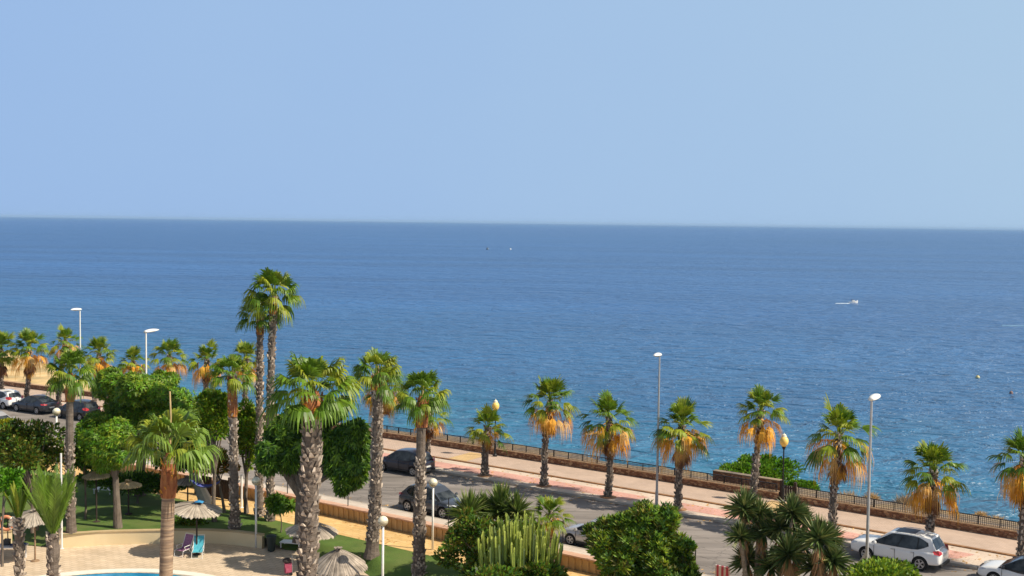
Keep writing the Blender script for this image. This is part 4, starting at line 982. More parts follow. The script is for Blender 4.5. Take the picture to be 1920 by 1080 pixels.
def lantern(foot, py, label):
    foot = Vector(foot); zc = z_at(foot, py) - foot.z; e = empty('lantern_post', foot, 0, label, 'lantern', 'yellow lanterns on dark posts along the promenade')
    mb = MB(); mb.lathe([(.16, 0), (.16, .1), (.09, .2), (.075, .9), (.05, 1.0), (.04, zc - .5), (.09, zc - .42), (.13, zc - .30)], (0, 0, 0), 12); mb.build('post', m_darkmetal, e, smooth=False)
    mb = MB(); mb.lathe([(.12, zc - .30), (.24, zc - .14), (.275, zc + .02), (.25, zc + .16), (.15, zc + .30)], (0, 0, 0), 16); mb.build('globe', m_yglobe, e, smooth=True)
    mb = MB(); mb.lathe([(.155, zc + .30), (.13, zc + .38), (.12, zc + .42), (.03, zc + .48), (.001, zc + .56)], (0, 0, 0), 12); mb.build('lantern_cap', m_globe, e)
    return e
lantern(col(928, 2.9, .02), 762, 'yellow lantern rising behind the shortest street palm')
lantern(col(1467, 2.9, .02), 828, 'yellow lantern on a dark post beside the dark gate')
lantern(col(150, 2.9, .02), 668, 'lantern post hidden in the crown of the far left garden palm')

# ================================================================ parasols and pool things
m_thatch = mat('grey_thatch', (.36, .30, .235), (.52, .45, .36), 2.5, .95, rand=.3, c3=(.28, .23, .18), scale3=1.2)
m_thatchd = mat('weathered_grey_thatch', (.27, .225, .18), (.42, .35, .28), 3, .95, rand=.35, c3=(.2, .165, .13), scale3=2)
m_thatcho = mat('golden_thatch', (.50, .36, .18), (.66, .50, .28), 2.5, .95, rand=.3)
m_pole = mat('wooden_pole', (.22, .13, .07), (.32, .21, .12), 4, .85, .3, 12)
def parasol(foot, py, rpx, label, m, seed, tilt=(0, 0), hh=.42, dark_pole=False, top=None):
    rg = random.Random(seed); foot = Vector(foot); z = z_at(foot, py) - foot.z; D = (foot - CP).dot(Fv); R = rpx * D / FPX
    e = empty('straw_parasol', foot, 0, label, 'parasol', 'thatched parasols around the pool and lawn')
    mb = MB(); mb.tube([(0, 0, 0), (0, 0, z - .05)], [.05, .04], 8); mb.lathe([(.22, 0), (.22, .04), (.06, .08)], (0, 0, 0), 10); mb.build('pole', m_darkwood if dark_pole else m_pole, e)
    mb = MB(); T = Matrix.Rotation(tilt[0], 3, 'X') @ Matrix.Rotation(tilt[1], 3, 'Y')
    def S(a, t, dz=0): r_ = R * t; return Vector((0, 0, z)) + T @ Vector((math.cos(a) * r_, math.sin(a) * r_, -hh * (t ** 1.25) + dz))
    n = 110
    for i in range(n):                                  # straw bundles from hub to rim
        a = 2 * math.pi * i / n + rg.uniform(-.02, .02); w_ = 2 * math.pi / n * .75; rr = rg.uniform(.93, 1.06); lift = rg.uniform(0, .035)
        vs = []
        for t in (.03, .35, .7, rr): vs += [S(a - w_, t, lift), S(a, t, lift + .02 * t), S(a + w_, t, lift)]
        vs += [S(a, rr + .02, lift - .05)]
        mb.add(vs, [(0, 3, 4, 1), (1, 4, 5, 2), (3, 6, 7, 4), (4, 7, 8, 5), (6, 9, 10, 7), (7, 10, 11, 8), (9, 12, 10), (10, 12, 11)])
    vs = [S(2 * math.pi * i / 32, t, -.06) for t in (.02, .94) for i in range(32)]
    mb.add(vs, [(i, (i + 1) % 32, 32 + (i + 1) % 32, 32 + i) for i in range(32)])
    mb.build('thatch_roof', m, e)
    mb = MB()
    for i in range(26):
        a = rg.uniform(0, 6.28); s = Vector((-math.sin(a), math.cos(a), 0)) * .035; b = Vector((0, 0, z - .03)); q = b + T @ Vector((math.cos(a) * .2, math.sin(a) * .2, .02 + rg.uniform(0, .14)))
        mb.add([b - s, b + s, q + s * 1.6, q - s * 1.6], [(0, 1, 2, 3)])
    mb.lathe([(.09, z - .05), (.07, z + .08), (.001, z + .12)], (0, 0, 0), 8)
    mb.build('hub_tuft', m, e)
    return e, z
pa, pz = parasol(P(369, 1040, ZD), 944, 47, 'grey straw parasol with a blue cloth on its top, above the two beach chairs', m_thatch, 201, (.05, .12), .36, True)
mb = MB(); rg = random.Random(3); vs = []; nx = 7
for i in range(nx + 1):
    for j in range(nx + 1):
        x, y = (i / nx - .5) * .5, (j / nx - .5) * .4; vs.append((x, y, .10 * math.exp(-(x * x + y * y) * 18) + rg.uniform(-.02, .03) - .5 * (x * x + y * y)))
mb.add(vs, [(i * (nx + 1) + j, (i + 1) * (nx + 1) + j, (i + 1) * (nx + 1) + j + 1, i * (nx + 1) + j + 1) for i in range(nx) for j in range(nx)])
m_blue = mat('blue_cloth', (.02, .16, .36), (.04, .26, .50), 6, .8)
o = mb.build('blue_cloth', m_blue, smooth=True); o.location = pa.location + Vector((.12, 0, pz + .07)); tag(o, 'small blue cloth bunched on top of the straw parasol', 'cloth')
parasol(P(66, 1052, ZD), 958, 47, 'wide grey straw parasol tilted over the table at the left, beside the lifebuoy', m_thatch, 202, (.16, -.12), .34)
parasol(gbase(634, 53, ZD), 1030, 52, 'weathered thatched parasol nearest the camera at the bottom of the photo', m_thatchd, 203, (.12, .0), .85)
parasol(P(586, 1060, -.95), 979, 49, 'grey straw parasol on the lawn behind the closest palm trunk', m_thatch, 204, (0, .06), .5)
parasol(P(181, 979, -.55), 884, 24, 'small golden straw parasol in the tree shade left of the shade tree trunk', m_thatcho, 205, (0, 0), .3, True)
parasol(P(241, 964, -.55), 903, 24, 'small straw parasol in the tree shade behind the smooth-trunked palm', m_thatcho, 206, (0, 0), .25, True)
parasol(gbase(62, 66, -.55), 893, 22, 'small golden parasol showing under the olive bush at the left', m_thatcho, 207, (0, 0), .3, True)
parasol(gbase(352, 69, -.6), 895, 26, 'dark weathered parasol in the shade behind the smooth palm', m_thatchd, 208, (0, 0), .3, True)

# beach chairs
def beach_chair(pos, face, label, c):
    e = empty('beach_chair', pos, face, label, 'beach chair', 'folding beach chairs on the pool deck'); m = mat(c[0], c[1], c[2], 12, .8)
    mb = MB(); T = [(.30, .32), (.0, .30), (-.25, .34), (-.55, 1.0)]
    W_ = .26
    for a, b in ((T[0], T[1]), (T[1], T[2])):
        mb.add([(a[0], -W_, a[1]), (a[0], W_, a[1]), (b[0], W_, b[1]), (b[0], -W_, b[1])], [(0, 1, 2, 3)])
    mb.build('seat', m, e)
    mb = MB(); n = 5
    for i in range(n):
        t, u = i / n, (i + 1) / n; a = (-.25 - .3 * t, .34 + .66 * t); b = (-.25 - .3 * u, .34 + .66 * u); k = .02 * math.sin(math.pi * t); k2 = .02 * math.sin(math.pi * u)
        mb.add([(a[0] - k, -W_, a[1]), (a[0] - k, W_, a[1]), (b[0] - k2, W_, b[1]), (b[0] - k2, -W_, b[1])], [(0, 1, 2, 3)])
    mb.build('backrest', m, e)
    mb = MB()
    for y in (-W_ - .02, W_ + .02):
        mb.tube([(-.58, y, 1.04), (-.25, y, .34), (.32, y, .32)], .016, 6); mb.tube([(-.12, y, .32), (-.42, y, .0)], .015, 6); mb.tube([(.30, y, .32), (.36, y, 0)], .015, 6); mb.tube([(.2, y, .52), (-.36, y, .54)], .018, 6); mb.tube([(.2, y, .52), (.1, y, .32)], .013, 6)
    mb.tube([(-.58, -W_ - .02, 1.04), (-.58, W_ + .02, 1.04)], .016, 6); mb.tube([(.36, -W_ - .02, .02), (.36, W_ + .02, .02)], .013, 6); mb.tube([(-.42, -W_ - .02, .02), (-.42, W_ + .02, .02)], .013, 6)
    mb.build('frame', m_white, e); return e
beach_chair(P(343, 1041, ZD), rad(-115), 'purple folding beach chair beside the parasol pole', ('purple_mesh_cloth', (.24, .10, .19), (.32, .15, .26)))
beach_chair(P(371, 1044, ZD), rad(-82), 'turquoise folding beach chair right of the purple one', ('turquoise_mesh_cloth', (.06, .36, .46), (.10, .46, .55)))
# bin
f = P(508.5, 1034, ZD); e = empty('litter_bin', f, 0, 'dark green litter bin at the edge of the deck and lawn', 'litter bin'); m_bin = mat('dark_green_plastic', (.012, .025, .022), (.02, .035, .03), 4, .5)
mb = MB(); mb.lathe([(.10, 0), (.20, .06), (.24, .5), (.27, .80)], (0, 0, 0), 18); mb.build('bin_body', m_bin, e)
mb = MB(); mb.lathe([(.285, .80), (.29, .86), (.20, .91), (.001, .93)], (0, 0, 0), 18); mb.build('lid', m_bin, e)
# table with box and cloth
f = P(22, 1049, ZD); e = empty('white_table', f, rad(4), 'white plastic table under the left parasol', 'table')
mb = MB(); mb.box((0, 0, .72), (1.5, .8, .05)); mb.build('tabletop', mat('grey_white_plastic', (.50, .50, .52), (.58, .58, .60), 3, .5), e)
for sx in (-.62, .62):
    for sy in (-.32, .32): mb = MB(); mb.box((0, 0, .35), (.07, .07, .695)); o = mb.build('leg', m_white, e); o.location = (sx, sy, 0)
mb = MB(); mb.box((0, 0, .13), (.30, .24, .26)); mb.box((0, 0, .28), (.32, .26, .04)); mb.tube([(-.12, 0, .29), (-.1, 0, .36), (.1, 0, .36), (.12, 0, .29)], .012, 6)
o = mb.build('cool_box', mat('black_plastic', (.015, .016, .02), None, rough=.5)); o.location = f + Vector((-.28, .1, .745)); tag(o, 'small black cool box on the white table', 'cool box')
mb = MB(); vs = []; rg = random.Random(8)
for i in range(9):
    for j in range(6): vs.append((i / 8 * .75 - .37, j / 5 * .5 - .25, rg.uniform(.01, .09)))
mb.add(vs, [(i * 6 + j, (i + 1) * 6 + j, (i + 1) * 6 + j + 1, i * 6 + j + 1) for i in range(8) for j in range(5)])
o = mb.build('beach_bag', mat('navy_cloth', (.01, .03, .12), (.02, .05, .18), 4, .8)); o.location = f + Vector((.33, .1, .745)); tag(o, 'crumpled navy blue cloth bag on the white table', 'bag')
# lifebuoy on a stand
f = P(14, 1027, ZD); zc = z_at(f, 980) - f.z
mb = MB(); n1, n2, R1, r1 = 28, 10, .36, .085; vs = []
for i in range(n1):
    a = 2 * math.pi * i / n1
    for k in range(n2): b = 2 * math.pi * k / n2; vs.append(((R1 + r1 * math.cos(b)) * math.cos(a), r1 * math.sin(b), (R1 + r1 * math.cos(b)) * math.sin(a)))
mb.add(vs, [(i * n2 + k, ((i + 1) % n1) * n2 + k, ((i + 1) % n1) * n2 + (k + 1) % n2, i * n2 + (k + 1) % n2) for i in range(n1) for k in range(n2)])
e = empty('lifebuoy', f + Vector((0, -.1, zc)), 0, 'orange lifebuoy ring hanging on a post at the left edge', 'lifebuoy'); mb.build('ring', mat('orange_foam', (.70, .25, .12), (.78, .34, .18), 3, .6), e, smooth=True)
mb = MB(); m_tape = m_white
for a in (.785, 2.356, 3.927, 5.498):
    c = Vector((R1 * math.cos(a), 0, R1 * math.sin(a))); tt = Vector((-math.sin(a), 0, math.cos(a))); mb.tube([c - tt * .03, c + tt * .03], r1 * 1.04, 10)
mb.build('bands', m_tape, e)
mb = MB(); mb.tube([(0, .06, 0), (0, .06, zc + .5)], .03, 8); mb.box((0, .03, zc + .38), (.22, .05, .12)); o = mb.build('lifebuoy_post', m_darkmetal); o.location = f; tag(o, 'dark post that carries the orange lifebuoy', 'post')

# towels and loungers
def towel(corners, z, label, m, name='beach_towel', wrinkle=.04):
    pts = [P(a, b, z) for a, b in corners]; c = sum(pts, Vector()) / 4; n = 8; vs = []; rg = random.Random(len(label))
    for i in range(n + 1):
        for j in range(n + 1):
            u, v = i / n, j / n; p = pts[0].lerp(pts[1], u).lerp(pts[3].lerp(pts[2], u), v); edge = 1 + .04 * mnoise.noise(p * 3)
            vs.append((p - c) * edge + Vector((0, 0, .03 + wrinkle * (.5 + mnoise.noise(p * 2.2)))))
    mb = MB(); k = n + 1; mb.add(vs, [(i * k + j, (i + 1) * k + j, (i + 1) * k + j + 1, i * k + j + 1) for i in range(n) for j in range(n)]); o = mb.build(name, m, smooth=True); o.location = c
    return tag(o, label, 'towel', 'towels spread on the lawn')
m_tpink = mat('pink_towel', (.66, .40, .28), (.74, .50, .38), 3, .95); m_tcoral = mat('coral_towel', (.62, .30, .20), (.70, .38, .27), 3, .95); m_twhite = mat('white_towel', (.74, .74, .74), (.66, .68, .72), 2, .95); m_tgrey = mat('beige_towel', (.44, .37, .32), (.52, .45, .40), 3, .95)
towel([(636, 1026), (659, 1019), (683, 1021), (656, 1034)], -.72, 'pale pink towel on the lawn, the upper of two', m_tpink)
towel([(664, 1038), (680, 1033), (694, 1034), (676, 1044)], -.76, 'coral pink towel on the lawn touching the shaggy trunk', m_tcoral)
towel([(739, 1056), (754, 1049), (781, 1053), (775, 1064)], -.85, 'white towel on the lawn left of the red-collared palm', m_twhite)
towel([(790, 1058), (806, 1048), (838, 1057), (826, 1062)], -.82, 'beige towel on the lawn right of the red-collared palm', m_tgrey)
def lounger(foot, rz, label):
    e = empty('sun_lounger', foot, rz, label, 'sun lounger', 'white sun loungers'); mb = MB(); mb.box((0, 0, .30), (1.25, .6, .05)); mb.build('bed', m_white, e)
    mb = MB(); mb.box((-.85, 0, .45), (.7, .58, .04), 0, 0, Matrix.Rotation(.42, 3, 'Y')); mb.build('backrest', m_white, e)
    for sx in (-.5, .55):
        for sy in (-.27, .27): mb = MB(); mb.box((0, 0, .14), (.05, .05, .275)); o = mb.build('leg', m_white, e); o.location = (sx, sy, 0)
    return e
lounger(P(548, 1026, -1.1), rad(168), 'white sun lounger on the lawn between the bin and the closest palm trunk')
towel([(563, 1026), (583, 1016), (604, 1024), (585, 1027)], -.95, 'white towel on the lawn under the parasol right of the closest trunk', m_twhite)
lounger(P(196, 925, -.58), rad(172), 'bluish sun lounger in deep shade under the golden parasol')
# pram-like bag with pink cloth by the deck
f = P(540, 1078, ZD); e = empty('beach_trolley', f, rad(20), 'pink beach trolley with a dark bag on top, half hidden behind the closest trunk', 'trolley')
mb = MB(); mb.box((0, 0, .38), (.34, .30, .50)); mb.box((0, -.17, .3), (.26, .05, .25)); mb.build('trolley_bag', mat('pink_fabric', (.34, .05, .10), (.42, .09, .15), 6, .8), e)
mb = MB(); mb.lathe([(.05, .64), (.2, .68), (.23, .76), (.15, .86), (.001, .90)], (-.06, 0, 0), 10); mb.build('dark_bag', mat('dark_cloth', (.03, .022, .02), (.06, .045, .04), 6, .9), e)
mb = MB(); mb.tube([(.2, -.12, .1), (.2, -.12, 1.0), (.2, .12, 1.0), (.2, .12, .1)], .012, 6); mb.build('handle', m_galv, e)
for sy in (-.17, .17): mb = MB(); mb.lathe([(.0, -.02), (.09, -.02), (.09, .02), (.0, .02)], (0, 0, 0), 12, axis=Matrix.Rotation(math.pi / 2, 3, 'X')); o = mb.build('wheel', m_darkmetal, e); o.location = (.12, sy, .09)
# things in the shade behind the blue-topped parasol
f = P(398, 932, -.6); t = tangent(s_at(398, PATH1)); a = math.atan2(t.y, t.x)
e = empty('slatted_gate', f, a, 'dark slatted gate panels in the shade behind the blue-topped parasol', 'gate')
for sx in (-1, 1):
    mb = MB(); mb.box((sx * .75, 0, .65), (1.4, .05, 1.2)); [mb.box((sx * .75 - .6 + k * .2, -.04, .65), (.06, .03, 1.1)) for k in range(7)]; mb.build('gate_leaf', m_darkwood, e)
mb = MB(); mb.box((-1.55, 0, .7), (.12, .12, 1.5)); mb.build('gate_post', m_darkwood, e)
mb = MB(); mb.box((1.55, 0, .7), (.12, .12, 1.5)); mb.build('gate_post', m_darkwood, e)
def hammock(a, b, sag, label, m):
    mb = MB(); n = 12; vs = []
    for i in range(n + 1):
        t_ = i / n; p = a.lerp(b, t_) - Vector((0, 0, sag * 4 * t_ * (1 - t_))); w_ = .32 * math.sin(math.pi * t_) ** .6
        for j, yy in enumerate((-1, -.5, 0, .5, 1)): vs.append(p + Vector((0, yy * w_, .12 * abs(yy) ** 2)))
    c = vs[0]; mb.add([v - c for v in vs], [(i * 5 + j, (i + 1) * 5 + j, (i + 1) * 5 + j + 1, i * 5 + j + 1) for i in range(n) for j in range(4)]); o = mb.build('hammock', m, smooth=True); o.location = c
    return tag(o, label, 'hammock')
hammock(PD(356, 902, 67.5), PD(412, 905, 67.5), .35, 'blue cloth hammock hanging in the shade from the pale trunk', mat('blue_hammock', (.04, .06, .28), (.12, .14, .40), 4, .9, stretch=(1, 12, 1)))
# striped towel on the garden fence
s0 = s_at(1355, -14.62, .9); c = on(s0, -14.62, 0); zt = z_at(c, 1062); t = tangent(s0); mb = MB(); vs = []; n = 12
for i in range(n + 1):
    x = (i / n - .5) * .72
    for z, off in ((-.95, -.03), (0, -.035), (.03, 0), (0, .035), (-.5, .03)): vs.append((x, off + .015 * math.sin(i * 1.9), z))
mb.add(vs, [(i * 5 + j, (i + 1) * 5 + j, (i + 1) * 5 + j + 1, i * 5 + j + 1) for i in range(n) for j in range(4)], 0); mb.m = [1 if (k // 4) % 4 in (1, 2) else 0 for k in range(len(mb.f))]
o = mb.build('striped_towel', [mat('towel_white_stripe', (.72, .60, .58), (.78, .66, .64), 4, .9), mat('towel_red_stripe', (.50, .06, .10), (.58, .10, .14), 4, .9)]); o.location = (c.x, c.y, zt); o.rotation_euler = (0, 0, math.atan2(t.y, t.x)); tag(o, 'red and white striped towel hanging on the garden fence', 'towel')
# small white object by the gate, deck drains
f = P(1497, 941, .02); mb = MB(); mb.box((0, 0, .12), (.28, .2, .24)); mb.lathe([(.06, .24), (.06, .30), (.001, .31)], (0, 0, 0), 8); o = mb.build('white_box', m_white); o.location = f; tag(o, 'small white box on the promenade right of the dark gate', 'box')

# ================================================================ on the water
f = P(1600, 568.5, SEA); e = empty('motor_boat', f, rad(4), 'small white motor boat heading right on the open sea', 'boat')
k = (f - CP).dot(Fv) / FPX; L = 17 * k
mb = MB(); st = [(-.5, .9, .0), (-.2, 1.0, 0), (.15, .95, .05), (.38, .6, .12), (.5, .06, .25)]; vs = []
for x, w_, z in st: 
    for y, zz in ((-w_, .17 + z), (-w_ * .75, -.03), (0, -.06), (w_ * .75, -.03), (w_, .17 + z)): vs.append((x * L, y * L * .16, zz * L * .9))
mb.add(vs, [(i * 5 + j, (i + 1) * 5 + j, (i + 1) * 5 + j + 1, i * 5 + j + 1) for i in range(4) for j in range(4)] + [(i * 5, i * 5 + 4, (i + 1) * 5 + 4, (i + 1) * 5) for i in range(4)] + [(0, 1, 2, 3, 4)]); mb.build('hull', m_lampw, e)
mb = MB(); mb.box((-.02 * L, 0, .26 * L), (.3 * L, .2 * L, .12 * L)); mb.box((.12 * L, 0, .24 * L), (.1 * L, .16 * L, .08 * L)); mb.build('cabin', m_lampw, e)
mb = MB(); mb.box((-.1 * L, 0, .40 * L), (.26 * L, .22 * L, .02 * L)); [mb.box((x * L, y * L, .32 * L), (.012 * L, .012 * L, .16 * L)) for x in (-.2, 0) for y in (-.09, .09)]; mb.build('canopy', mat('dark_canopy', (.06, .07, .09), None, rough=.7), e)
m_foam = mat('wake_foam', (.45, .58, .70), (.75, .82, .88), .6, .7, .3, 3, stretch=(.4, 2, 1))
def wake(a, b, wa, wb, label):
    pa, pb = P(*a, SEA + .03), P(*b, SEA + .03); n = 24; mb = MB(); vs = []
    for i in range(n + 1):
        t = i / n; p = pa.lerp(pb, t); w_ = (wa + (wb - wa) * t) * (.7 + .5 * abs(mnoise.noise(Vector((t * 9, 1, 0)))))
        vs += [p + Vector((0, -w_, 0)) - pa, p + Vector((0, 0, .12)) - pa, p + Vector((0, w_, 0)) - pa]
    mb.add(vs, [(3 * i + j, 3 * i + 3 + j, 3 * i + 4 + j, 3 * i + 1 + j) for i in range(n) for j in (0, 1)]); o = mb.build('wake', m_foam); o.location = pa; return tag(o, kind='structure')
wake((1592, 569), (1566, 569), 1.0, .3, ''); 
m_foam2 = mat('faint_foam', (.12, .26, .42), (.22, .38, .52), .5, .5, .2, 3)
m_foam = m_foam2; wake((1878, 611), (1935, 611), .3, 1.3, '')
def buoy(px, py, r_px, label, m, name='buoy', shape=None):
    f = P(px, py, SEA); k = (f - CP).dot(Fv) / FPX; r_ = r_px * k; e = empty(name, f, 0, label, 'buoy', 'buoys floating near the shore')
    mb = MB(); mb.lathe([(.001, -r_ * .4), (r_ * .8, -r_ * .2), (r_, r_ * .3), (r_ * .75, r_ * .95), (r_ * .3, r_ * 1.25)], (0, 0, 0), 14); mb.build('float', m, e, smooth=True)
    mb = MB(); mb.lathe([(r_ * .28, r_ * 1.22), (r_ * .2, r_ * 1.5), (r_ * .001, r_ * 1.55)], (0, 0, 0), 8); mb.build('eye', m_darkmetal, e); return e
buoy(1833, 709, 4.2, 'yellowish mooring buoy floating off the right shore', mat('yellow_buoy', (.55, .50, .24), (.65, .60, .34), 3, .5))
buoy(914, 468, 2.6, 'tiny dark buoy far out at sea, left of the tiny white one', mat('dark_buoy', (.05, .09, .12), (.2, .25, .3), 3, .5))
buoy(957, 468, 1.8, 'tiny white buoy far out at sea', m_lampw)
# swimmer's float seen close to the right edge
f = P(1896, 738, SEA); k = (f - CP).dot(Fv) / FPX; e = empty('channel_marker', f, 0, 'small brown and blue marker float in the water at the right edge', 'marker')
mb = MB(); mb.lathe([(.001, -.1), (3.6 * k, 0), (3.2 * k, 3 * k), (1.2 * k, 5 * k)], (0, 0, 0), 10); mb.build('float', mat('brown_float', (.20, .12, .11), (.28, .18, .16), 3, .6), e)
mb = MB(); mb.tube([(0, 0, 4.5 * k), (1.2 * k, 0, 11 * k)], .35 * k, 6); mb.build('pole', m_galv, e)
mb = MB(); mb.box((4.2 * k, 0, 1.2 * k), (3.0 * k, 2 * k, 2.0 * k)); mb.build('side_float', mat('blue_float', (.15, .38, .62), None, rough=.5), e)
# rocks near the right shore
for px, py, r_, sd, lb in ((1778, 945, .35, 1, 'dark rock breaking the water left of the last palms'), (1786, 948, .22, 2, 'smaller dark rock just right of the dark rock in the shallows')):
    rg = random.Random(sd); f = P(px, py, SEA); bm = bmesh.new(); bmesh.ops.create_icosphere(bm, subdivisions=2, radius=r_)
    for v in bm.verts: v.co *= 1 + .35 * mnoise.noise(v.co * 4 + Vector((sd, 0, 0))); v.co.z *= .6
    me = bpy.data.meshes.new('rock'); bm.to_mesh(me); bm.free(); me.materials.append(m_rockd); o = bpy.data.objects.new('rock', me); COL.objects.link(o); o.location = f; tag(o, lb, 'rock', 'rocks in the shallows')

# ================================================================ cars
m_glass = mat('car_glass', (.008, .012, .016), (.06, .07, .075), 2.2, rough=.06, spec=.45)
m_sun = mat('tinted_sunroof', (.02, .03, .06), None, rough=.35, spec=.2)
m_tyre = mat('tyre_rubber', (.012, .012, .012), None, rough=.85)
m_rim = mat('alloy_rim', (.45, .45, .46), (.52, .52, .53), 5, .35, metal=.6)
m_trim = mat('black_trim', (.014, .014, .015), None, rough=.55)
m_tail = mat('red_tail_light', (.42, .025, .035), (.50, .04, .05), 8, .15, spec=.8)
m_head = mat('headlight_glass', (.50, .52, .54), (.62, .64, .66), 9, .08, spec=.9)
m_plate = mat('number_plate', (.62, .62, .58), (.68, .68, .64), 8, .5)
m_chrome = mat('chrome_trim', (.55, .56, .58), None, rough=.18, metal=.9)
def paint(name, c, metal=0.0): return mat(name, c, tuple(x * 1.04 for x in c), 2, .28, metal=metal, coat=.6)
def finish(obj_name, mb, mats, parent, sub=0, cutters=None, smooth=True):
    me = bpy.data.meshes.new(obj_name); me.from_pydata(mb.v, [], mb.f); me.update()
    for m in mats: me.materials.append(m)
    bm = bmesh.new(); bm.from_mesh(me); bmesh.ops.recalc_face_normals(bm, faces=bm.faces); bm.to_mesh(me); bm.free()
    o = bpy.data.objects.new(obj_name, me); COL.objects.link(o)
    if sub: md = o.modifiers.new('s', 'SUBSURF'); md.levels = sub; md.render_levels = sub
    co = []
    for cm in (cutters or []):
        m2 = bpy.data.meshes.new('cut'); m2.from_pydata(cm.v, [], cm.f); m2.update()
        for m in mats: m2.materials.append(m)
        for p in m2.polygons: p.material_index = 1
        bm = bmesh.new(); bm.from_mesh(m2); bmesh.ops.recalc_face_normals(bm, faces=bm.faces); bm.to_mesh(m2); bm.free()
        c = bpy.data.objects.new('cut', m2); COL.objects.link(c); co.append(c)
        md = o.modifiers.new('b', 'BOOLEAN'); md.object = c; md.operation = 'DIFFERENCE'; md.solver = 'EXACT'
    if sub or co:
        dg = bpy.context.evaluated_depsgraph_get(); dg.update(); me2 = bpy.data.meshes.new_from_object(o.evaluated_get(dg)); me2.name = obj_name; o.modifiers.clear(); o.data = me2
        for c in co: bpy.data.objects.remove(c)
    if smooth:
        me = o.data; me.polygons.foreach_set('use_smooth', [True] * len(me.polygons))
        bm = bmesh.new(); bm.from_mesh(me)
        for ed in bm.edges:
            if len(ed.link_faces) == 2 and ed.calc_face_angle(0) > .6: ed.smooth = False
        bm.to_mesh(me); bm.free()
    o.parent = parent; return o
def wheel(par, x, y, r, side):
    mb = MB(); A = Matrix.Rotation(math.pi / 2, 3, 'X')
    mb.lathe([(r * .62, -.10), (r * .9, -.11), (r, -.07), (r, .07), (r * .9, .11), (r * .62, .10)], (0, 0, 0), 24, axis=A, cap=False); o = mb.build('wheel', m_tyre, par, smooth=False); o.location = (x, y, r)
    mb = MB(); f = side * -.085
    for k in range(5):
        a = 2 * math.pi * k / 5
        for da in (-.13, .13):
            v = Vector((math.cos(a + da), 0, math.sin(a + da))); s = Vector((-math.sin(a), 0, math.cos(a))) * .022
            c = Vector((0, side * .09, 0)); mb.add([c + v * .03 - s, c + v * .03 + s, c + v * r * .64 + s, c + v * r * .64 - s], [(0, 1, 2, 3)])
    mb.lathe([(r * .58, .06), (r * .66, .1), (r * .66, .115), (r * .60, .115)], (0, 0, 0), 24, axis=Matrix.Rotation(-side * math.pi / 2, 3, 'X'), cap=False)
    mb.lathe([(.001, .10), (.06, .10), (.06, .085)], (0, 0, 0), 10, axis=Matrix.Rotation(-side * math.pi / 2, 3, 'X')); q = mb.build('rim', m_rim, o)
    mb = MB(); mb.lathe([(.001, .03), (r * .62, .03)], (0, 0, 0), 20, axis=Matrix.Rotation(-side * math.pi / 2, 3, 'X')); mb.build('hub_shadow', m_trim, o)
def bil(c, u, v): return c[0].lerp(c[1], u).lerp(c[3].lerp(c[2], u), v)
def patch(mb, c, poly, off, mi=0, th=.0):
    """polygon in (u, v) of a four-cornered face, lifted by off; finely split so that it follows the face"""
    nrm = (c[1] - c[0]).cross(c[3] - c[0]).normalized(); vs = [bil(c, u, v) + nrm * off for u, v in poly]; n = len(vs); cen = sum(vs, Vector()) / n
    mb.add(vs, [tuple(range(n))], mi)
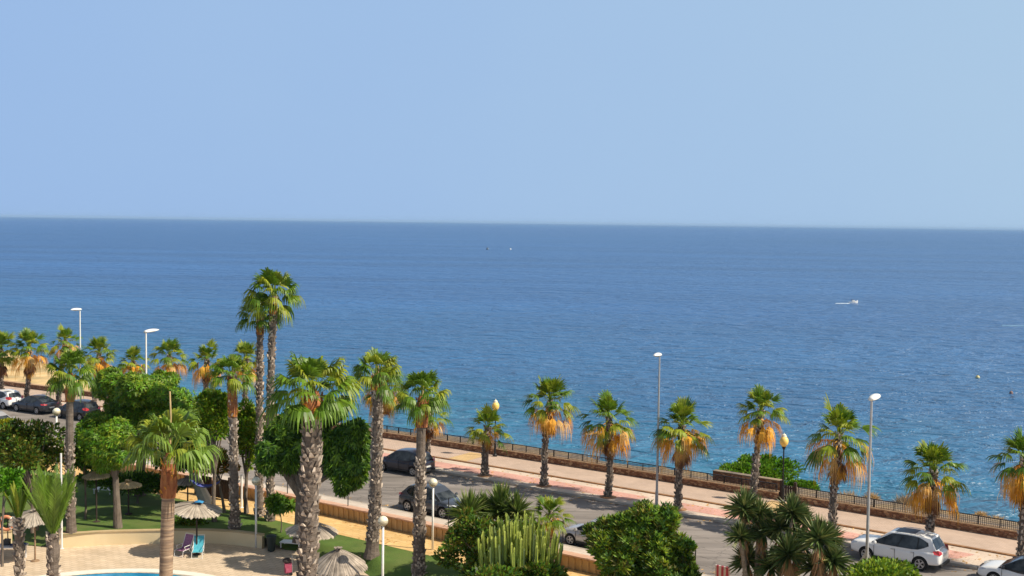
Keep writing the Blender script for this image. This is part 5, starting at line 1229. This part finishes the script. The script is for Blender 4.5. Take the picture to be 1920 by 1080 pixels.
def car(pos, ang, label, cat, sp, name='parked_car'):
    """x forward, y left. sp: L, W, wheel positions, body stations and cabin shape"""
    e = empty(name, pos, ang, label, cat, 'cars parked along the street'); e.rotation_euler = (0, 0, ang)
    W = sp['W'] / 2; pm = sp['paint']; wb = sp['wb']; r = sp['r']; xf, xr = wb / 2 + sp.get('sh', 0), -wb / 2 + sp.get('sh', 0)
    mb = MB(); vs = []; k = 12
    for x, zb, zt, wf, cr in sp['st']:
        w_ = W * wf
        half = [(w_ * .80, zb), (w_ * .97, zb + .07), (w_, zb + (zt - zb) * .35), (w_ * .985, zb + (zt - zb) * .72), (w_ * .93, zt - .015), (w_ * .70, zt + cr * .6)]
        for y, z in half: vs.append((x, y, z))
        for y, z in half[::-1]: vs.append((x, -y, z))
    n = len(sp['st'])
    fs = [(i * k + j, (i + 1) * k + j, (i + 1) * k + (j + 1) % k, i * k + (j + 1) % k) for i in range(n - 1) for j in range(k)] + [tuple(range(k)), tuple((n - 1) * k + j for j in range(k))]
    mb.add(vs, fs)
    cut = []
    for x in (xf, xr):
        for s in (-1, 1):
            c = MB(); c.lathe([(r * 1.13, -.16), (r * 1.13, .2)], (x, s * (W - .04), r * 1.0), 28, axis=Matrix.Rotation(math.pi / 2, 3, 'X')); cut.append(c)
    finish('body', mb, [pm, m_trim], e, 2, cut)
    # cabin: bottom corners and roof corners
    xa, xb, za, zb_, ya = sp['belt']; ta, tb, zt, yt = sp['roof']        # xa windscreen foot, xb rear foot
    yb2 = sp.get('belt_rear_y', ya * .95); ytr = sp.get('roof_rear_y', yt * .95); ztr = sp.get('roof_rear_z', zt - .06)
    B = [Vector((xa, ya * .9, za)), Vector((xb, yb2 * .93, zb_)), Vector((xb, -yb2 * .93, zb_)), Vector((xa, -ya * .9, za))]
    T = [Vector((ta, yt * .96, zt)), Vector((tb, ytr, ztr)), Vector((tb, -ytr, ztr)), Vector((ta, -yt * .96, zt))]
    mid_b = [Vector(((xa + xb) / 2, ya, (za + zb_) / 2)), Vector(((xa + xb) / 2, -ya, (za + zb_) / 2))]; mid_t = [Vector(((ta + tb) / 2, yt, zt + sp.get('hump', .03))), Vector(((ta + tb) / 2, -yt, zt + sp.get('hump', .03)))]
    dn = Vector((0, 0, -.12)); mb = MB()
    nn = 10; rows = []
    for i in range(nn + 1):
        t = i / nn
        q = lambda a, m_, c: a * (1 - t) * (1 - t) + (m_ * 2 - (a + c) / 2) * 2 * t * (1 - t) + c * t * t
        bl, br = q(B[0], mid_b[0], B[1]), q(B[3], mid_b[1], B[2]); tl, tr = q(T[0], mid_t[0], T[1]), q(T[3], mid_t[1], T[2])
        up = Vector((0, 0, .035))
        rows.append([bl + dn, bl, tl, tl.lerp(tr, .12) + up * .7, tl.lerp(tr, .5) + up * 1.3, tl.lerp(tr, .88) + up * .7, tr, br, br + dn])
    vs = [v for r_ in rows for v in r_]; m_ = 9
    fs = [(i * m_ + j, (i + 1) * m_ + j, (i + 1) * m_ + j + 1, i * m_ + j + 1) for i in range(nn) for j in range(m_ - 1)] + [tuple(range(m_)), tuple(nn * m_ + j for j in range(m_))]
    rm = sp.get('roof_paint', pm); mb.add(vs, fs); finish('cabin', mb, [rm], e, 0)
    # side glass follows the curved side; black band, then panes
    def side_pt(s, t, v, off):
        i = t * nn; a = min(int(i), nn - 1); u = i - a; L_ = rows[a]; Rr = rows[a + 1]; bi, ti = (1, 2) if s > 0 else (7, 6)
        b = L_[bi].lerp(Rr[bi], u); tt = L_[ti].lerp(Rr[ti], u); return b.lerp(tt, v) + Vector((0, s * off, off * .3))
    def side_poly(nm, t0, t1, shape, off, m):
        """shape(t)->(v0, v1) lower and upper edge"""
        for s in (1, -1):
            mb = MB(); n_ = 10; vs = []
            for i in range(n_ + 1):
                t = t0 + (t1 - t0) * i / n_; v0, v1 = shape(t); vs += [side_pt(s, t, v0, off), side_pt(s, t, v1, off)]
            mb.add(vs, [(2 * i, 2 * i + 2, 2 * i + 3, 2 * i + 1) for i in range(n_)]); mb.build(nm, m, e)
    a0, a1 = sp['glass']                                                # start and end along the cabin side
    tail = sp.get('glass_tail', .25)
    def shp(t):
        u = (t - a0) / (a1 - a0); v1 = .90 if u > .05 else .90 * (.15 + u / .05 * .85); v0 = .02
        if u > 1 - tail: w_ = (u - (1 - tail)) / tail; v0 = .02 + .42 * w_ ** 1.6; v1 = .90 - .28 * w_ ** 2
        return v0, v1
    side_poly('window_surround', a0 - .01, a1 + .008, lambda t: (max(.0, shp(min(max(t, a0), a1))[0] - .03), min(.95, shp(min(max(t, a0), a1))[1] + .03)), .006, m_trim)
    cuts = [a0 + .012] + sp.get('pillars', [.48]) + [a1 - .012]
    for i in range(len(cuts) - 1): side_poly('side_window', cuts[i] + .012, cuts[i + 1] - .012, shp, .011, m_glass)
    # windscreen and rear window
    fr = [rows[0][7], rows[0][1], rows[0][2], rows[0][6]]; off = .012
    mb = MB(); patch(mb, fr, [(.05, .0), (.95, .0), (.93, .93), (.07, .93)], .012); mb.build('windscreen', m_glass, e)
    bk = [rows[nn][1], rows[nn][7], rows[nn][6], rows[nn][2]]; rw = sp.get('rear_window', [(.08, .12), (.92, .12), (.90, .88), (.10, .88)])
    mb = MB(); patch(mb, bk, rw, .012); mb.build('rear_window', m_glass, e)
    if sp.get('sunroof'):
        mb = MB(); vs = []
        for i in range(7):
            t = .10 + .5 * i / 6; q = t * nn; a = int(q); u = q - a
            for w_ in (.16, .5, .84):
                p = rows[a][2].lerp(rows[a][6], w_).lerp(rows[a + 1][2].lerp(rows[a + 1][6], w_), u); p.z += .048 if w_ == .5 else .044; vs.append(p)
        mb.add(vs, [(3 * i + j, 3 * i + 3 + j, 3 * i + 4 + j, 3 * i + 1 + j) for i in range(6) for j in (0, 1)]); mb.build('sunroof', m_sun, e)
    if sp.get('rails'):
        for s in (1, -1):
            mb = MB(); pts = []
            for i in range(7): t = .12 + .72 * i / 6; p = side_pt(s, t, 1, 0); pts.append(p + Vector((0, -s * .05, .05 if 0 < i < 6 else .01)))
            mb.tube(pts, .016, 6); mb.build('roof_rail', m_chrome, e)
    # lights, grille, plates, handles, mirrors, sills
    xF, xR = sp['st'][-1][0], sp['st'][0][0]
    fz = sp['lamp_z']; rz = sp['tail_z']
    for s in (1, -1):
        mb = MB(); hx = xF - .14
        mb.add([(hx + .12, s * W * .50, fz - .05), (hx - .02, s * W * .84, fz - .06), (hx - .33, s * W * 1.0, fz + .05), (hx - .36, s * W * .99, fz + .11), (hx - .08, s * W * .82, fz + .09), (hx + .07, s * W * .50, fz + .06)], [(0, 1, 4, 5), (1, 2, 3, 4)]); mb.build('headlight', m_head, e)
        mb = MB(); tx = xR + .10; hh = sp.get('tail_h', .14)
        mb.add([(tx - .115, s * W * .52, rz - hh * .3), (tx - .075, s * W * .82, rz - hh * .6), (tx + .16, s * W * 1.005, rz - hh * .15), (tx + .24, s * W * .975, rz + hh * .7), (tx + .0, s * W * .84, rz + hh * 1.0), (tx - .085, s * W * .55, rz + hh * .3)], [(0, 1, 4, 5), (1, 2, 3, 4)]); mb.build('tail_light', m_tail, e)
        mx = xa - .25; mb = MB(); mb.lathe([(.001, -.085), (.075, -.06), (.09, 0), (.07, .07), (.001, .09)], (mx, s * (ya + .13), za + .07), 8); mb.box((mx, s * (ya + .04), za + .03), (.06, .12, .04)); mb.build('mirror', sp.get('mirror', pm), e, smooth=False)
        for hx in sp['handles']:
            mb = MB(); mb.box((hx, s * (W * .985), sp['handle_z']), (.17, .045, .03)); mb.build('door_handle', sp.get('handle_m', m_chrome), e)
        mb = MB()
        for dx in sp['doors']: mb.box((dx, s * (W - .001), .62), (.012, .02, .56))
        mb.build('door_gap', m_trim, e)
        mb = MB(); mb.box(((xf + xr) / 2, s * (W * .95), .30), (wb - 2.3 * r, .08, .10)); mb.build('sill', m_trim, e)
        wheel(e, xf, s * (W - .12), r, s); wheel(e, xr, s * (W - .12), r, s)
    mb = MB(); mb.box((xF - .05, 0, fz - .10), (.12, W * .95, .13)); mb.box((xF - .03, 0, fz - .33), (.12, W * 1.2, .10)); mb.build('grille', m_trim, e)
    mb = MB(); mb.box((xR + .02, 0, .36), (.14, W * 1.5, .13)); mb.build('rear_bumper_trim', m_trim, e)
    mb = MB(); mb.box((xR - .005 + sp.get('plate_in', 0), 0, sp['plate_z']), (.02, .50, .11)); mb.build('number_plate', m_plate, e)
    mb = MB(); mb.box((xF + .012, 0, fz - .30), (.02, .48, .10)); mb.build('number_plate', m_plate, e)
    return e
def spec_suv(p):
    return dict(L=4.64, W=1.82, wb=2.70, r=.355, paint=p, st=[(-2.30, .42, .96, .80, 0), (-2.22, .34, 1.00, .93, 0), (-1.75, .30, 1.03, 1.0, .0), (-.9, .28, 1.03, 1.0, 0), (.2, .28, 1.02, 1.0, 0), (1.0, .28, 1.01, 1.0, .03), (1.75, .30, .98, .98, .05), (2.12, .34, .90, .90, .03), (2.30, .42, .76, .78, 0)],
                belt=(1.12, -2.10, 1.00, 1.02, .885), roof=(.25, -1.78, 1.60, .64), belt_rear_y=.80, roof_rear_y=.60, roof_rear_z=1.60, hump=.075, glass=(.02, .90), pillars=[.40, .72], glass_tail=.26, sunroof=True, rails=True,
                lamp_z=.82, tail_z=.98, tail_h=.16, plate_z=.80, handles=(.02, -.95), handle_z=.86, doors=(.95, -.1, -1.05), handle_m=m_chrome, rear_window=[(.05, .14), (.95, .14), (.90, .90), (.10, .90)])
def spec_mpv(p):
    s = spec_suv(p); s.update(L=4.15, W=1.75, wb=2.62, r=.32, st=[(-2.02, .38, .92, .80, 0), (-1.95, .30, .97, .93, 0), (-1.5, .25, .98, 1.0, 0), (-.6, .23, .97, 1.0, 0), (.4, .23, .95, 1.0, 0), (1.1, .24, .92, 1.0, .04), (1.65, .27, .84, .97, .05), (1.95, .30, .74, .88, .02), (2.08, .38, .62, .74, 0)],
        belt=(1.22, -1.86, .93, .97, .86), roof=(.35, -1.55, 1.48, .60), roof_rear_z=1.44, hump=.08, belt_rear_y=.77, sunroof=False, rails=False, lamp_z=.70, tail_z=.98, tail_h=.18, plate_z=.62, handles=(0, -.92), handle_z=.82, doors=(.9, -.1, -1.0), handle_m=p); return s
def spec_cross(p):
    s = spec_suv(p); s.update(L=4.3, W=1.80, wb=2.62, r=.345, st=[(-2.12, .42, .94, .80, 0), (-2.04, .33, .99, .93, 0), (-1.6, .28, 1.01, 1.0, 0), (-.7, .27, 1.01, 1.0, 0), (.3, .27, 1.0, 1.0, 0), (1.0, .27, .98, 1.0, .03), (1.62, .30, .93, .98, .05), (1.98, .34, .84, .90, .02), (2.14, .42, .70, .78, 0)],
        belt=(1.10, -1.98, .98, 1.0, .875), roof=(.30, -1.45, 1.54, .62), roof_rear_z=1.47, hump=.06, sunroof=False, rails=True, lamp_z=.78, tail_z=.96, tail_h=.10, plate_z=.68, handle_m=p); return s
def spec_hatch(p):
    s = spec_suv(p); s.update(L=4.2, W=1.78, wb=2.58, r=.32, st=[(-2.0, .38, .88, .80, 0), (-1.93, .28, .94, .93, 0), (-1.5, .22, .96, 1.0, 0), (-.6, .21, .95, 1.0, 0), (.4, .21, .93, 1.0, 0), (1.1, .22, .90, 1.0, .04), (1.7, .25, .82, .97, .05), (2.02, .28, .70, .88, .02), (2.16, .36, .56, .74, 0)],
        belt=(1.12, -1.88, .91, .95, .865), roof=(.22, -1.45, 1.42, .60), roof_rear_z=1.36, hump=.06, sunroof=False, rails=False, lamp_z=.67, tail_z=.90, tail_h=.12, plate_z=.55, handle_z=.79, handle_m=p); return s
def spec_saloon(p):
    s = spec_suv(p); s.update(L=4.6, W=1.82, wb=2.72, r=.33, st=[(-2.24, .40, .92, .80, 0), (-2.16, .30, .98, .93, 0), (-1.7, .24, .99, 1.0, .03), (-.8, .22, .96, 1.0, 0), (.3, .22, .93, 1.0, 0), (1.1, .23, .90, 1.0, .04), (1.8, .25, .80, .97, .05), (2.18, .28, .68, .88, .02), (2.34, .36, .56, .74, 0)],
        belt=(1.10, -2.0, .91, .98, .88), roof=(.20, -.95, 1.40, .60), roof_rear_z=1.36, hump=.05, glass=(.02, .84), pillars=[.46], glass_tail=.3, sunroof=False, rails=False, lamp_z=.66, tail_z=.88, tail_h=.10, plate_z=.60, handle_z=.80, handle_m=p); return s
p_white = paint('white_car_paint', (.80, .79, .77)); p_navy = paint('navy_car_paint', (.012, .016, .035)); p_grey = paint('dark_grey_car_paint', (.065, .075, .095), .3)
p_silver = paint('silver_car_paint', (.46, .45, .45), .35); p_dark = paint('charcoal_car_paint', (.035, .04, .052), .3); p_black = paint('black_car_paint', (.012, .013, .016)); p_roofblack = paint('black_roof_paint', (.01, .01, .012))
ZW = ZR + .002
def put(px_mid, side_off, face, label, cat, spec):
    """face -1: nose towards the left of the photo. side_off: offset of the car's centre line"""
    s = s_at(px_mid, side_off, ZW); t = tangent(s); a = math.atan2(t.y, t.x) + (math.pi if face < 0 else 0); return car(on(s, side_off, ZW), a, label, cat, spec)
FAR = KERB - 1.10; NEAR = NEARK + 1.15
put(1684, FAR - .05, -1, 'white four-wheel-drive car with dark sunroof parked at the far kerb behind the right lamp', 'car', spec_suv(p_white))
sp = spec_hatch(p_white); sp['roof_paint'] = p_roofblack; sp['mirror'] = p_roofblack
put(1926, FAR - .1, -1, 'white car with a black roof cut by the right edge of the photo', 'car', sp)
put(760, FAR, -1, 'navy blue people carrier parked at the far kerb behind the red-collared palm', 'car', spec_mpv(p_navy))
put(814, NEAR, 1, 'grey crossover car parked at the near kerb, facing right, behind two garden posts', 'car', spec_cross(p_grey))
put(1124, NEAR, -1, 'silver car parked at the near kerb, half hidden by the big rounded shrub', 'car', spec_hatch(p_silver))
put(66, FAR, -1, 'dark grey saloon car parked at the far kerb on the left', 'car', spec_saloon(p_dark))
put(4, FAR, -1, 'white hatchback car parked ahead of the dark saloon, cut by the left edge', 'car', spec_mpv(p_white))
put(146, FAR, -1, 'black car mostly hidden by the bright green tree at the left', 'car', spec_mpv(p_black))
put(-8, NEAR, 1, 'silver blue car at the near kerb cut by the left edge', 'car', spec_hatch(p_silver))
